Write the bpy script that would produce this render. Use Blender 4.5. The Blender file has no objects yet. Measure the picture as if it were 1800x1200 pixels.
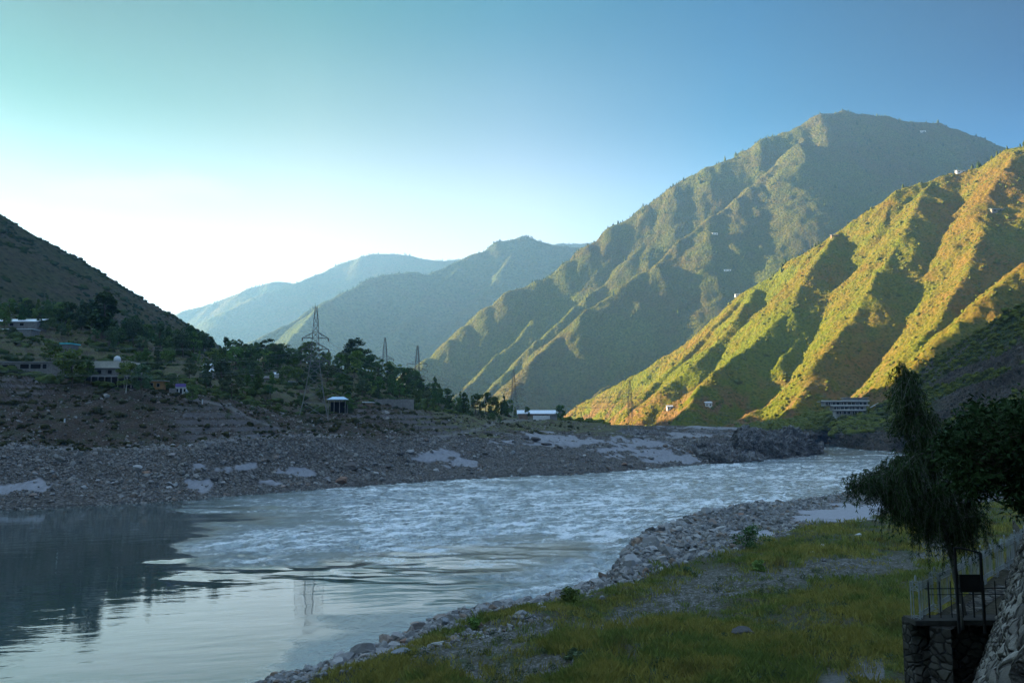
import bpy, math, random
import numpy as np
from math import radians as R

SC = bpy.context.scene
COL = SC.collection
# ------------------------------------------------------------------ camera
F = 1386.0            # focal length in pixels of an 1800 px wide frame
TH = math.atan(140.0 / F)
CH = 20.0             # camera height over the water
cam = bpy.data.objects.new('camera', bpy.data.cameras.new('camera'))
COL.objects.link(cam)
cam.location = (0, 0, CH)
cam.rotation_euler = (math.pi / 2 + TH, 0, 0)
cam.data.sensor_width = 36.0
cam.data.lens = F / 1800 * 36
cam.data.clip_start = 0.3
cam.data.clip_end = 40000
SC.camera = cam
SC.render.engine = 'CYCLES'
SC.cycles.use_denoising = True
SC.cycles.max_bounces = 5
SC.cycles.diffuse_bounces = 2
SC.cycles.glossy_bounces = 2
SC.cycles.transmission_bounces = 2
SC.cycles.transparent_max_bounces = 8
SC.cycles.volume_bounces = 1
SC.cycles.sample_clamp_indirect = 4
SC.view_settings.view_transform = 'Standard'
SC.view_settings.look = 'None'
SC.view_settings.gamma = 1
SC.view_settings.exposure = 2.95

# ------------------------------------------------------------------ light
SUN_AZ, SUN_EL = -70.0, 13.0
sa, se = R(SUN_AZ), R(SUN_EL)
SUNDIR = np.array([math.sin(sa) * math.cos(se), math.cos(sa) * math.cos(se), math.sin(se)])
sun = bpy.data.objects.new('sun', bpy.data.lights.new('sun', 'SUN'))
COL.objects.link(sun)
sun.data.energy = 4.3
sun.data.angle = R(0.5)
sun.data.color = (1.0, 0.79, 0.46)
import mathutils
sun.rotation_euler = mathutils.Vector(SUNDIR.tolist()).to_track_quat('Z', 'Y').to_euler()

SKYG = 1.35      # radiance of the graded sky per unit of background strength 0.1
W = bpy.data.worlds.new('World')
SC.world = W
W.use_nodes = True
nt = W.node_tree
nt.nodes.clear()
def wn(t, **k):
    n = nt.nodes.new(t)
    for a, b in k.items(): setattr(n, a, b)
    return n
wl = nt.links.new
sky = wn('ShaderNodeTexSky', sky_type='NISHITA', sun_disc=False, sun_elevation=R(SUN_EL), sun_rotation=R(SUN_AZ),
         altitude=500, air_density=1.0, dust_density=1.2, ozone_density=1.5)
tc = wn('ShaderNodeTexCoord'); sep = wn('ShaderNodeSeparateXYZ'); wl(tc.outputs['Generated'], sep.inputs[0])
def wmath(op, a, b=None, clamp=False):
    n = wn('ShaderNodeMath', operation=op); n.use_clamp = clamp
    for i, v in enumerate((a, b)):
        if v is None: continue
        if isinstance(v, (int, float)): n.inputs[i].default_value = v
        else: wl(v, n.inputs[i])
    return n.outputs[0]
def wmix(fac, a, b, mode='MIX'):
    n = wn('ShaderNodeMix', data_type='RGBA', blend_type=mode)
    for i, v in ((0, fac), (6, a), (7, b)):
        if isinstance(v, (int, float)): n.inputs[i].default_value = v
        elif isinstance(v, tuple): n.inputs[i].default_value = (*v, 1)
        else: wl(v, n.inputs[i])
    return n.outputs[2]
# the air turns from green-teal on the sun's side to deep blue away from it, and pales to white low down
def wramp(v, stops, gain=1.0):
    n = wn('ShaderNodeValToRGB'); e = n.color_ramp.elements
    while len(e) < len(stops): e.new(0.5)
    for x, (p, c) in zip(e, stops):
        x.position = p; x.color = (*[((q / 255) ** 2.2) * gain for q in c], 1)
    wl(v, n.inputs[0]); return n.outputs[0]
def wrange(v, a, b, c=0.0, d=1.0):
    n = wn('ShaderNodeMapRange', interpolation_type='SMOOTHSTEP'); wl(v, n.inputs[0])
    for i, x in enumerate((a, b, c, d)): n.inputs[i + 1].default_value = x
    return n.outputs[0]
hx = wmath('MULTIPLY_ADD', sep.outputs[0], 0.5); hx.node.inputs[2].default_value = 0.5
#   positions in hx: frame left edge 0.24, centre 0.5, frame right edge 0.76
low = wramp(hx, [(0.0, (235, 240, 225)), (0.25, (250, 250, 236)), (0.36, (255, 253, 240)), (0.52, (235, 244, 246)), (0.66, (150, 205, 230)), (0.80, (60, 140, 190)), (1.0, (60, 120, 165))], 2.2)
mid = wramp(hx, [(0.0, (120, 185, 170)), (0.25, (120, 205, 150)), (0.38, (205, 236, 210)), (0.5, (196, 230, 240)), (0.63, (100, 186, 226)), (0.76, (0, 112, 172)), (1.0, (10, 90, 140))], 0.78)
top = wramp(hx, [(0.0, (30, 110, 80)), (0.27, (0, 110, 60)), (0.38, (70, 180, 160)), (0.5, (70, 180, 205)), (0.63, (0, 145, 205)), (0.76, (0, 70, 125)), (1.0, (0, 60, 110))], 0.5)
zen = wramp(hx, [(0.0, (74, 84, 94)), (0.5, (72, 86, 98)), (1.0, (60, 74, 88))], 12.0)  # unseen overhead sky, made brighter than natural to fill shade and light water
ez = sep.outputs[2]
sk = wmix(wrange(ez, 0.06, 0.38), low, mid)
sk = wmix(wrange(ez, 0.27, 0.50), sk, top)
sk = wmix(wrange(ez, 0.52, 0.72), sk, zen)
# thin bright cloud veil low towards the sun
vn = wn('ShaderNodeTexNoise'); vn.inputs['Scale'].default_value = 3.2; vn.inputs['Detail'].default_value = 6
vm = wn('ShaderNodeMapping'); vm.inputs['Scale'].default_value = (1, 1, 4.5); wl(tc.outputs['Generated'], vm.inputs[0]); wl(vm.outputs[0], vn.inputs['Vector'])
dotn = wn('ShaderNodeVectorMath', operation='DOT_PRODUCT'); wl(tc.outputs['Generated'], dotn.inputs[0])
ga = R(-25); dotn.inputs[1].default_value = (math.sin(ga) * .97, math.cos(ga) * .97, 0.16)
veil = wmath('MULTIPLY', wmath('MULTIPLY', wrange(vn.outputs[0], 0.5, 0.66), wrange(dotn.outputs['Value'], 0.955, 0.998)), 0.6)
sk = wmix(veil, sk, (1.25, 1.25, 1.2))
nsc = wmix(1.0, sky.outputs[0], (0.05, 0.05, 0.05), 'MULTIPLY')
nsc = wmix(1.0, nsc, (0.9, 0.95, 1.0), 'DARKEN')
sk = wmix(0.15, sk, nsc)
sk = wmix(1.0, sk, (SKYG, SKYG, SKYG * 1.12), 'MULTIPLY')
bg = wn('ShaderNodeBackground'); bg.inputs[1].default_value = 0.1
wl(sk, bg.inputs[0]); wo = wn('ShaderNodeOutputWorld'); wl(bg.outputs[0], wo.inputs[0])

# ------------------------------------------------------------------ helpers
ct, st_ = math.cos(TH), math.sin(TH)
def ray(px, py):
    u, v = (px - 900) / F, (600 - py) / F
    return np.array([u, ct - v * st_, st_ + v * ct])
def at(px, py, Y):                      # photo position + forward distance -> place
    d = ray(px, py)
    return np.array([0, 0, CH]) + d * (Y / d[1])
def onz(px, py, z):                     # photo position + height -> place
    d = ray(px, py)
    return np.array([0, 0, CH]) + d * ((z - CH) / d[2])

rng = np.random.default_rng(7)
def hit(px, py, y0, y1, fn, n=600):
    """first place where the sight line through a photo position meets the land"""
    ys_ = np.linspace(y0, y1, n); d = ray(px, py); k = ys_ / d[1]
    X, Y, Z = d[0] * k, ys_, CH + d[2] * k
    H = fn(X[None], Y[None])[0]; w = np.nonzero(Z <= H)[0]
    i = w[0] if len(w) else int(np.argmin(np.abs(H - Z)))
    return np.array([X[i], Y[i], H[i]]), len(w) > 0

def hash2(ix, iy, seed):
    h = (ix.astype(np.int64) * 374761393 + iy.astype(np.int64) * 668265263 + seed * 974634777) & 0xffffffff
    h = ((h ^ (h >> 13)) * 1274126177) & 0xffffffff
    h = h ^ (h >> 16)
    return (h & 0xffff) / 65535.0
def vnoise(x, y, seed=0):
    x = np.asarray(x, float); y = np.asarray(y, float)
    ix, iy = np.floor(x), np.floor(y)
    fx, fy = x - ix, y - iy
    fx = fx * fx * fx * (fx * (fx * 6 - 15) + 10); fy = fy * fy * fy * (fy * (fy * 6 - 15) + 10)
    a = hash2(ix, iy, seed); b = hash2(ix + 1, iy, seed); c = hash2(ix, iy + 1, seed); d = hash2(ix + 1, iy + 1, seed)
    return (a * (1 - fx) + b * fx) * (1 - fy) + (c * (1 - fx) + d * fx) * fy * 1.0
def fbm(x, y, oct=5, seed=0, gain=0.5):
    s = 0; a = 1; t = 0; ca, sb = math.cos(0.6), math.sin(0.6)
    for o in range(oct):
        s = s + a * (vnoise(x, y, seed + o * 17) * 2 - 1); t += a
        x, y = (x * ca - y * sb) * 2.03 + 5.2, (x * sb + y * ca) * 2.03 + 1.7
        a *= gain
    return s / t
def ridged(x, y, oct=5, seed=0, gain=0.55):
    s = 0; a = 1; t = 0; ca, sb = math.cos(0.9), math.sin(0.9)
    for o in range(oct):
        s = s + a * (1 - np.abs(vnoise(x, y, seed + o * 13) * 2 - 1) * 2); t += a
        x, y = (x * ca - y * sb) * 2.07 + 3.1, (x * sb + y * ca) * 2.07 + 8.4
        a *= gain
    return s / t
def sstep(a, b, x):
    t = np.clip((x - a) / (b - a), 0, 1); return t * t * (3 - 2 * t)

def tents(X, Y, ridges, seed=0):
    """height of a mountain made of crest lines; each ridge = (points Nx3, side slope, rounding, gully width, gully depth)"""
    out = np.full(X.shape, -1e9)
    for ri, (pts, k, rnd, gw, gd) in enumerate(ridges):
        pts = np.asarray(pts, float); s0 = 0.0
        best = np.full(X.shape, -1e9)
        for a, b in zip(pts[:-1], pts[1:]):
            dx, dy = b[0] - a[0], b[1] - a[1]; L2 = dx * dx + dy * dy; L = math.sqrt(L2)
            t = np.clip(((X - a[0]) * dx + (Y - a[1]) * dy) / L2, 0, 1)
            ex = X - (a[0] + t * dx); ey = Y - (a[1] + t * dy)
            d = np.sqrt(ex * ex + ey * ey)
            s = s0 + t * L
            g = 0
            if gd:
                ang = np.arctan2(ey, ex) * 0.6
                w = fbm(s / gw + ang, d / (gw * 3.5), 4, seed + ri * 31)
                w2 = ridged(s / gw * 0.7 + ang + 9, d / (gw * 5), 3, seed + ri * 31 + 5)
                g = (w * 0.8 + w2 * 0.7) * gd * np.clip(d / (gw * 1.2), 0, 1)
            h = a[2] + (b[2] - a[2]) * t - k * (np.sqrt(d * d + rnd * rnd) - rnd) + g
            best = np.maximum(best, h); s0 += L
        out = np.maximum(out, best)
    return out

# --- mesh building from arrays
def mesh_arrays(name, V, faces, smooth=True, attrs=None, mats=None, matidx=None):
    """faces: list of integer arrays (n,k)"""
    me = bpy.data.meshes.new(name)
    V = np.ascontiguousarray(V, np.float32)
    faces = [np.asarray(f, np.int32) for f in faces if len(f)]
    me.vertices.add(len(V)); me.vertices.foreach_set('co', V.ravel())
    loops = np.concatenate([f.ravel() for f in faces]); tot = np.concatenate([np.full(len(f), f.shape[1], np.int32) for f in faces])
    start = np.concatenate([[0], np.cumsum(tot)[:-1]]).astype(np.int32)
    me.loops.add(len(loops)); me.loops.foreach_set('vertex_index', loops)
    me.polygons.add(len(tot)); me.polygons.foreach_set('loop_start', start); me.polygons.foreach_set('loop_total', tot)
    if smooth: me.polygons.foreach_set('use_smooth', np.ones(len(tot), bool))
    else: me.polygons.foreach_set('use_smooth', np.zeros(len(tot), bool))
    if matidx is not None: me.polygons.foreach_set('material_index', np.asarray(matidx, np.int32))
    me.update(calc_edges=True)
    for k, v in (attrs or {}).items():
        a = me.attributes.new(k, 'FLOAT', 'POINT'); a.data.foreach_set('value', np.ascontiguousarray(v, np.float32).ravel())
    for m in (mats or []): me.materials.append(m)
    return me
def link(name, data, parent=None, loc=None):
    o = bpy.data.objects.new(name, data); COL.objects.link(o)
    if parent is not None: o.parent = parent
    if loc is not None: o.location = loc
    return o
def tag(o, label=None, cat=None, group=None, kind=None):
    if label: o['label'] = label
    if cat: o['category'] = cat
    if group: o['group'] = group
    if kind: o['kind'] = kind
    return o
def empty(name, loc, rz=0.0):
    o = bpy.data.objects.new(name, None); COL.objects.link(o); o.location = loc; o.rotation_euler = (0, 0, rz)
    o.empty_display_size = 0.3
    return o
def copy_tree(o, parent=None):
    c = o.copy(); COL.objects.link(c); c.parent = parent
    for ch in o.children: copy_tree(ch, c)
    return c
def grid_faces(nr, nc):
    i = np.arange(nr - 1)[:, None] * nc + np.arange(nc - 1)[None, :]
    i = i.ravel()
    return np.stack([i, i + 1, i + nc + 1, i + nc], 1)

class MB:
    def __init__(s): s.v = []; s.q = []; s.t = []; s.n = 0
    def add(s, V, q=None, t=None):
        V = np.asarray(V, float)
        if q is not None and len(q): s.q.append(np.asarray(q) + s.n)
        if t is not None and len(t): s.t.append(np.asarray(t) + s.n)
        s.v.append(V); s.n += len(V); return s
    def box(s, c, d, rz=0.0, taper=1.0):
        x, y, z = d[0] / 2, d[1] / 2, d[2] / 2
        V = np.array([[-x, -y, -z], [x, -y, -z], [x, y, -z], [-x, y, -z], [-x * taper, -y * taper, z], [x * taper, -y * taper, z], [x * taper, y * taper, z], [-x * taper, y * taper, z]])
        if rz:
            c_, s_ = math.cos(rz), math.sin(rz); V = np.stack([V[:, 0] * c_ - V[:, 1] * s_, V[:, 0] * s_ + V[:, 1] * c_, V[:, 2]], 1)
        return s.add(V + np.asarray(c), q=[[0, 3, 2, 1], [4, 5, 6, 7], [0, 1, 5, 4], [1, 2, 6, 5], [2, 3, 7, 6], [3, 0, 4, 7]])
    def tube(s, pts, rads, n=6, cap=True):
        pts = np.asarray(pts, float)
        if np.isscalar(rads): rads = [rads] * len(pts)
        rings = []
        for i, p in enumerate(pts):
            a = pts[max(i - 1, 0)]; b = pts[min(i + 1, len(pts) - 1)]
            d = b - a; d = d / (np.linalg.norm(d) + 1e-9)
            r = np.array([0, 0, 1.0]) if abs(d[2]) < 0.9 else np.array([1.0, 0, 0])
            u = np.cross(d, r); u /= np.linalg.norm(u); w = np.cross(d, u)
            an = np.arange(n) / n * 2 * math.pi + math.pi / n
            rings.append(p + rads[i] * (np.cos(an)[:, None] * u + np.sin(an)[:, None] * w))
        V = np.concatenate(rings); q = []
        for i in range(len(pts) - 1):
            for j in range(n):
                k = (j + 1) % n; q.append([i * n + j, i * n + k, (i + 1) * n + k, (i + 1) * n + j])
        t = []
        if cap:
            V = np.concatenate([V, [pts[0], pts[-1]]]); m = len(pts) * n
            for j in range(n):
                k = (j + 1) % n; t.append([m, k, j]); t.append([m + 1, (len(pts) - 1) * n + j, (len(pts) - 1) * n + k])
        return s.add(V, q=q, t=t)
    def bar(s, a, b, r=0.05, n=4): return s.tube([a, b], r, n, cap=False)
    def poly(s, V, idx):                       # free polygons given as quads/tris
        q = [i for i in idx if len(i) == 4]; t = [i for i in idx if len(i) == 3]
        return s.add(V, q=q or None, t=t or None)
    def mesh(s, name, m, smooth=False, attrs=None):
        f = []
        if s.q: f.append(np.concatenate(s.q))
        if s.t: f.append(np.concatenate(s.t))
        return mesh_arrays(name, np.concatenate(s.v), f, smooth, attrs, mats=[m])
    def build(s, name, m, parent=None, smooth=False, loc=None): return link(name, s.mesh(name, m, smooth), parent, loc)

# ------------------------------------------------------------------ materials
class Mat:
    def __init__(s, name):
        s.m = bpy.data.materials.new(name); s.m.use_nodes = True; s.t = s.m.node_tree; s.t.nodes.clear()
        s.out = s.n('ShaderNodeOutputMaterial'); s.p = s.n('ShaderNodeBsdfPrincipled'); s.l(s.p.outputs[0], s.out.inputs[0])
        s.geo = s.n('ShaderNodeNewGeometry'); s.tc = s.n('ShaderNodeTexCoord')
    def n(s, t, **k):
        n = s.t.nodes.new(t)
        for a, b in k.items(): setattr(n, a, b)
        return n
    def l(s, a, b): s.t.links.new(a, b)
    def put(s, sock, v):
        if isinstance(v, (int, float)): sock.default_value = v
        elif isinstance(v, (tuple, list)):
            sock.default_value = (*v, 1) if len(sock.default_value) == 4 and len(v) == 3 else v
        else: s.l(v, sock)
    def noise(s, scale, detail=4, rough=0.55, vec=None, stretch=None, dist=0.0):
        n = s.n('ShaderNodeTexNoise'); n.inputs['Scale'].default_value = scale; n.inputs['Detail'].default_value = detail
        n.inputs['Roughness'].default_value = rough; n.inputs['Distortion'].default_value = dist
        v = vec or s.geo.outputs['Position']
        if stretch:
            mp = s.n('ShaderNodeMapping'); mp.inputs['Scale'].default_value = stretch[:3]
            if len(stretch) > 3:
                mp.vector_type = 'TEXTURE'; mp.inputs['Rotation'].default_value = (0, 0, stretch[3]); mp.inputs['Scale'].default_value = tuple(1 / k for k in stretch[:3])
            s.l(v, mp.inputs[0]); v = mp.outputs[0]
        s.l(v, n.inputs['Vector']); return n.outputs[0]
    def voro(s, scale, feature='F1', vec=None, stretch=None, out='Distance'):
        n = s.n('ShaderNodeTexVoronoi', feature=feature); n.inputs['Scale'].default_value = scale
        v = vec or s.geo.outputs['Position']
        if stretch:
            mp = s.n('ShaderNodeMapping'); mp.inputs['Scale'].default_value = stretch; s.l(v, mp.inputs[0]); v = mp.outputs[0]
        s.l(v, n.inputs['Vector']); return n.outputs[out]
    def rng(s, v, a, b, c=0.0, d=1.0):
        n = s.n('ShaderNodeMapRange'); s.put(n.inputs[0], v)
        for i, x in enumerate((a, b, c, d)): n.inputs[i + 1].default_value = x
        return n.outputs[0]
    def math(s, op, a, b=0.0, c=None, clamp=False):
        n = s.n('ShaderNodeMath', operation=op); n.use_clamp = clamp; s.put(n.inputs[0], a); s.put(n.inputs[1], b)
        if c is not None: s.put(n.inputs[2], c)
        return n.outputs[0]
    def mix(s, f, a, b, mode='MIX'):
        n = s.n('ShaderNodeMix', data_type='RGBA', blend_type=mode); s.put(n.inputs[0], f); s.put(n.inputs[6], a); s.put(n.inputs[7], b)
        return n.outputs[2]
    def ramp(s, v, stops):
        n = s.n('ShaderNodeValToRGB'); e = n.color_ramp.elements
        while len(e) < len(stops): e.new(0.5)
        for x, (p, c) in zip(e, stops): x.position = p; x.color = (*c, 1)
        s.put(n.inputs[0], v); return n.outputs[0]
    def attr(s, name):
        n = s.n('ShaderNodeAttribute'); n.attribute_name = name; return n.outputs['Fac']
    def bump(s, h, dist=0.1, strength=1.0, nrm=None):
        n = s.n('ShaderNodeBump'); n.inputs['Distance'].default_value = dist; s.put(n.inputs['Strength'], strength); s.l(h, n.inputs['Height'])
        if nrm is not None: s.l(nrm, n.inputs['Normal'])
        return n.outputs[0]
    def objrand(s):
        return s.n('ShaderNodeObjectInfo').outputs['Random']
    def set(s, col=None, rough=0.9, spec=0.2, normal=None, metal=0.0):
        if col is not None: s.put(s.p.inputs['Base Color'], col)
        s.put(s.p.inputs['Roughness'], rough); s.put(s.p.inputs['Specular IOR Level'], spec); s.put(s.p.inputs['Metallic'], metal)
        if normal is not None: s.l(normal, s.p.inputs['Normal'])
        return s.m

def plain(name, c, rough=0.8, spec=0.3, var=0.25, scale=3.0, metal=0.0, bump=0.0):
    m = Mat(name); n = m.noise(scale, 5)
    col = m.mix(m.rng(n, 0.3, 0.7), tuple(x * (1 - var) for x in c), tuple(min(1, x * (1 + var)) for x in c))
    nb = m.bump(m.noise(scale * 4, 4), bump, 1.0) if bump else None
    return m.set(col, rough, spec, nb, metal)

def mountain_mat(name, g1, g2, brown, rock, fine=0.2, green_amt=0.5, rockslope=(0.62, 0.45)):
    m = Mat(name)
    sx = m.n('ShaderNodeSeparateXYZ'); m.l(m.geo.outputs['Normal'], sx.inputs[0]); nz = sx.outputs[2]
    big = m.noise(fine * 0.03, 5, 0.6); mid = m.noise(fine * 0.25, 6, 0.65); sml = m.noise(fine * 1.6, 5, 0.7)
    green = m.mix(m.rng(sml, 0.35, 0.65), g1, g2)
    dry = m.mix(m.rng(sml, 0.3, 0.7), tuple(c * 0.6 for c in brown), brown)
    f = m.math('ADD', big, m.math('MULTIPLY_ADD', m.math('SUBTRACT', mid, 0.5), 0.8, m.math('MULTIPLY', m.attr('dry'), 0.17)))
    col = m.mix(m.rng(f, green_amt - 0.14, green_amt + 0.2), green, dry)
    rk = m.mix(m.rng(m.noise(fine * 2.2, 6, 0.7), 0.35, 0.65), tuple(c * 0.5 for c in rock), rock)
    rf = m.math('ADD', nz, m.math('MULTIPLY', m.math('SUBTRACT', mid, 0.5), 0.45))
    col = m.mix(m.rng(rf, rockslope[0], rockslope[1]), col, rk)
    col = m.mix(m.attr('rock'), col, rk)
    bsh = m.voro(fine * 1.2)
    col = m.mix(m.rng(bsh, 0.25, 0.4, 0.55, 0.0), col, tuple(c * 0.55 for c in g1))
    hgt = m.math('ADD', m.math('MULTIPLY', m.noise(fine * 0.8, 8, 0.72), 1.0), m.math('MULTIPLY', bsh, -0.4))
    return m.set(col, 1.0, 0.0, m.bump(hgt, 1.6 / fine * 0.9, 0.9))
PART_ALL = True; PARTS = ''; HAZE = 0.82e-4
# ------------------------------------------------------------------ materials used by the land
M = {}
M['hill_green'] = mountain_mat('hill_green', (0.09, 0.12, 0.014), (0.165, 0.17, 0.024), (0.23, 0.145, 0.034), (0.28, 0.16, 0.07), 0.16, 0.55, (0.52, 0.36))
M['hill_big'] = mountain_mat('hill_big', (0.055, 0.075, 0.016), (0.14, 0.15, 0.032), (0.13, 0.105, 0.04), (0.15, 0.11, 0.075), 0.10, 0.47, (0.50, 0.34))
M['hill_far'] = mountain_mat('hill_far', (0.06, 0.085, 0.03), (0.12, 0.14, 0.05), (0.15, 0.12, 0.06), (0.17, 0.14, 0.10), 0.04, 0.5, (0.5, 0.3))
M['hill_left'] = mountain_mat('hill_left', (0.065, 0.08, 0.032), (0.11, 0.115, 0.05), (0.15, 0.12, 0.08), (0.15, 0.12, 0.09), 0.12, 0.50)
M['cliff'] = mountain_mat('cliff', (0.035, 0.06, 0.014), (0.07, 0.09, 0.02), (0.10, 0.075, 0.04), (0.17, 0.14, 0.115), 0.35, 0.66, (0.66, 0.50))

def heightfield(name, x0, x1, y0, y1, d, fn, mat, zmin=-3.5, kind='structure', rockfn=None):
    nx, ny = int((x1 - x0) / d) + 1, int((y1 - y0) / d) + 1
    X, Y = np.meshgrid(np.linspace(x0, x1, nx), np.linspace(y0, y1, ny))
    Z = fn(X, Y)
    rk = rockfn(X, Y, Z) if rockfn else np.zeros_like(Z)
    Fc = grid_faces(ny, nx)
    keep = (Z.ravel()[Fc] > zmin).any(1)
    Z = np.maximum(Z, zmin)
    Fc = Fc[keep]
    used = np.unique(Fc); mp = np.zeros(nx * ny, np.int64); mp[used] = np.arange(len(used))
    V = np.stack([X.ravel(), Y.ravel(), Z.ravel()], 1)[used]
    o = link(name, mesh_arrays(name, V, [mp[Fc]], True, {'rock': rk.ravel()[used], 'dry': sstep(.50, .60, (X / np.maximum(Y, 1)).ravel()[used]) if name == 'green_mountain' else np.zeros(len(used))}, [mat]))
    tag(o, kind=kind)
    return o

# ---- steep green mountain on the right, its spurs run down towards the river
def P(*l): return [at(*p) for p in l]
G_main = P((985, 738, 1780), (1020, 713, 1720), (1060, 690, 1680), (1110, 663, 1640), (1160, 634, 1600), (1210, 600, 1560), (1260, 558, 1520), (1300, 521, 1490), (1350, 489, 1465),
           (1400, 455, 1440), (1440, 430, 1420), (1480, 404, 1405), (1530, 372, 1390), (1575, 337, 1380), (1620, 320, 1375), (1690, 304, 1370), (1735, 288, 1350), (1772, 263, 1310), (1800, 258, 1290), (1900, 215, 1300), (2150, 150, 1300))
S_1 = P((1474, 408, 1400), (1450, 440, 1330), (1428, 465, 1290), (1403, 509, 1240), (1392, 545, 1200), (1344, 588, 1160), (1295, 627, 1110), (1246, 662, 1070), (1214, 712, 1010), (1205, 745, 980))
S_a = P((1300, 523, 1480), (1250, 580, 1430), (1190, 640, 1370), (1140, 685, 1330), (1112, 722, 1290), (1095, 744, 1270))
S_a2 = P((1330, 505, 1460), (1290, 570, 1340), (1230, 630, 1260), (1180, 672, 1220), (1150, 715, 1180))
S_c = P((1433, 536, 1240), (1412, 570, 1180), (1390, 610, 1120), (1369, 640, 1080), (1380, 675, 1040), (1365, 712, 1000), (1350, 735, 960))
S_d = P((1640, 318, 1370), (1624, 335, 1330), (1612, 367, 1280), (1585, 406, 1225), (1556, 465, 1165), (1526, 509, 1110), (1492, 563, 1060), (1460, 603, 1020), (1432, 647, 980), (1416, 692, 940), (1390, 722, 900))
S_b2 = P((1570, 342, 1375), (1553, 385, 1330), (1530, 440, 1290), (1522, 480, 1260))
S_e = P((1787, 262, 1290), (1764, 300, 1240), (1738, 345, 1190), (1722, 386, 1150), (1728, 410, 1110), (1708, 455, 1050), (1688, 504, 990), (1670, 530, 950), (1639, 573, 900), (1610, 606, 860), (1580, 645, 820), (1545, 683, 780), (1500, 708, 740))
S_f = P((1900, 400, 900), (1800, 463, 850), (1770, 490, 835), (1738, 519, 815), (1708, 553, 795), (1670, 582, 780), (1634, 613, 760), (1600, 650, 735), (1570, 690, 715))
S_g = P((1350, 715, 1000), (1290, 745, 960), (1270, 756, 940))
G_ridges = [(G_main, 1.15, 8, 60, 12), (S_1, 0.95, 3, 26, 7), (S_a, 0.9, 3, 26, 7), (S_a2, 0.85, 3, 22, 6), (S_c, 1.0, 2, 20, 5), (S_d, 0.95, 2.5, 26, 7), (S_b2, 1.1, 2, 20, 4),
            (S_e, 0.95, 2.5, 26, 7), (S_f, 0.9, 3, 24, 5), (S_g, 0.6, 4, 14, 3)]
def H_green(X, Y):
    wx = fbm(X / 70, Y / 70, 4, 3) * 10; wy = fbm(X / 70 + 9, Y / 70, 4, 4) * 10
    fade = np.clip((Y - 700) / 500, 0.25, 1)
    Z = tents(X + wx * fade * .55, Y + wy * fade * .55, G_ridges, 100)
    Z = Z + fbm(X / 26, Y / 26, 5, 9) * 3.5 + ridged(X / 60, Y / 60, 6, 21) * 6 - 2 + np.abs(fbm(X / 9, Y / 9, 3, 77)) * 4
    # cliffs at the foot
    return Z
def rock_green(X, Y, Z):
    return np.clip(sstep(105, 30, Z) * sstep(-0.1, 0.25, fbm(X / 26, Y / 26, 4, 55)) * 0.9, 0, 1)
if PART_ALL or 'G' in PARTS:
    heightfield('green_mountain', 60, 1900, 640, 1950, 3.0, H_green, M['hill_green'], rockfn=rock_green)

# ---- the big dark mountain behind it
B_main = P((700, 668, 2500), (722, 650, 2520), (760, 625, 2560), (790, 600, 2600), (822, 572, 2650), (860, 538, 2700), (900, 508, 2740), (960, 488, 2780), (1000, 455, 2820), (1035, 428, 2860), (1080, 395, 2900),
           (1140, 357, 2940), (1190, 322, 2960), (1245, 290, 2980), (1310, 264, 3000), (1345, 244, 3010), (1400, 220, 3020), (1440, 200, 3030), (1482, 195, 3040), (1530, 200, 3040), (1600, 216, 3040),
           (1645, 214, 3030), (1700, 236, 3030), (1770, 264, 3040), (1850, 300, 3100), (2100, 380, 3200))
B_2 = P((1110, 375, 2920), (1060, 430, 2850), (1020, 480, 2760), (985, 515, 2700), (940, 560, 2600), (895, 605, 2500), (850, 645, 2420), (800, 690, 2330))
B_2b = P((1235, 300, 2975), (1197, 367, 2880), (1150, 410, 2800), (1110, 445, 2740), (1074, 487, 2680), (1030, 520, 2600), (980, 565, 2500), (930, 610, 2400), (880, 655, 2300), (850, 690, 2220))
B_3 = P((1440, 210, 3020), (1400, 250, 2900), (1329, 318, 2780), (1295, 347, 2720), (1246, 380, 2650), (1192, 426, 2570), (1155, 458, 2510), (1125, 480, 2460), (1074, 512, 2400), (1020, 548, 2330), (975, 592, 2260), (935, 635, 2170), (905, 680, 2080), (890, 710, 2000))
B_4 = P((1192, 430, 2570), (1187, 485, 2480), (1180, 530, 2400), (1150, 590, 2280), (1100, 640, 2150), (1050, 690, 2020))
B_5 = P((1600, 218, 3030), (1560, 280, 2880), (1500, 330, 2740), (1440, 380, 2600), (1380, 450, 2450), (1340, 500, 2350))
B_6 = P((1345, 246, 3000), (1330, 290, 2920))
B_ridges = [(B_main, 1.4, 45, 120, 20), (B_2, 1.05, 6, 70, 15), (B_2b, 1.05, 6, 70, 15), (B_3, 1.0, 6, 70, 16), (B_4, 1.0, 6, 60, 12), (B_5, 0.95, 12, 90, 18)]
def H_big(X, Y):
    wx = fbm(X / 160, Y / 160, 4, 33) * 18; wy = fbm(X / 160 + 9, Y / 160, 4, 34) * 18
    Z = tents(X + wx * .6, Y + wy * .6, B_ridges, 300)
    return Z + fbm(X / 60, Y / 60, 5, 39) * 8 + ridged(X / 140, Y / 140, 6, 41) * 15 - 10
if PART_ALL or 'B' in PARTS:
    heightfield('big_mountain', -700, 3000, 1750, 3700, 7.0, H_big, M['hill_big'])

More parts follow.
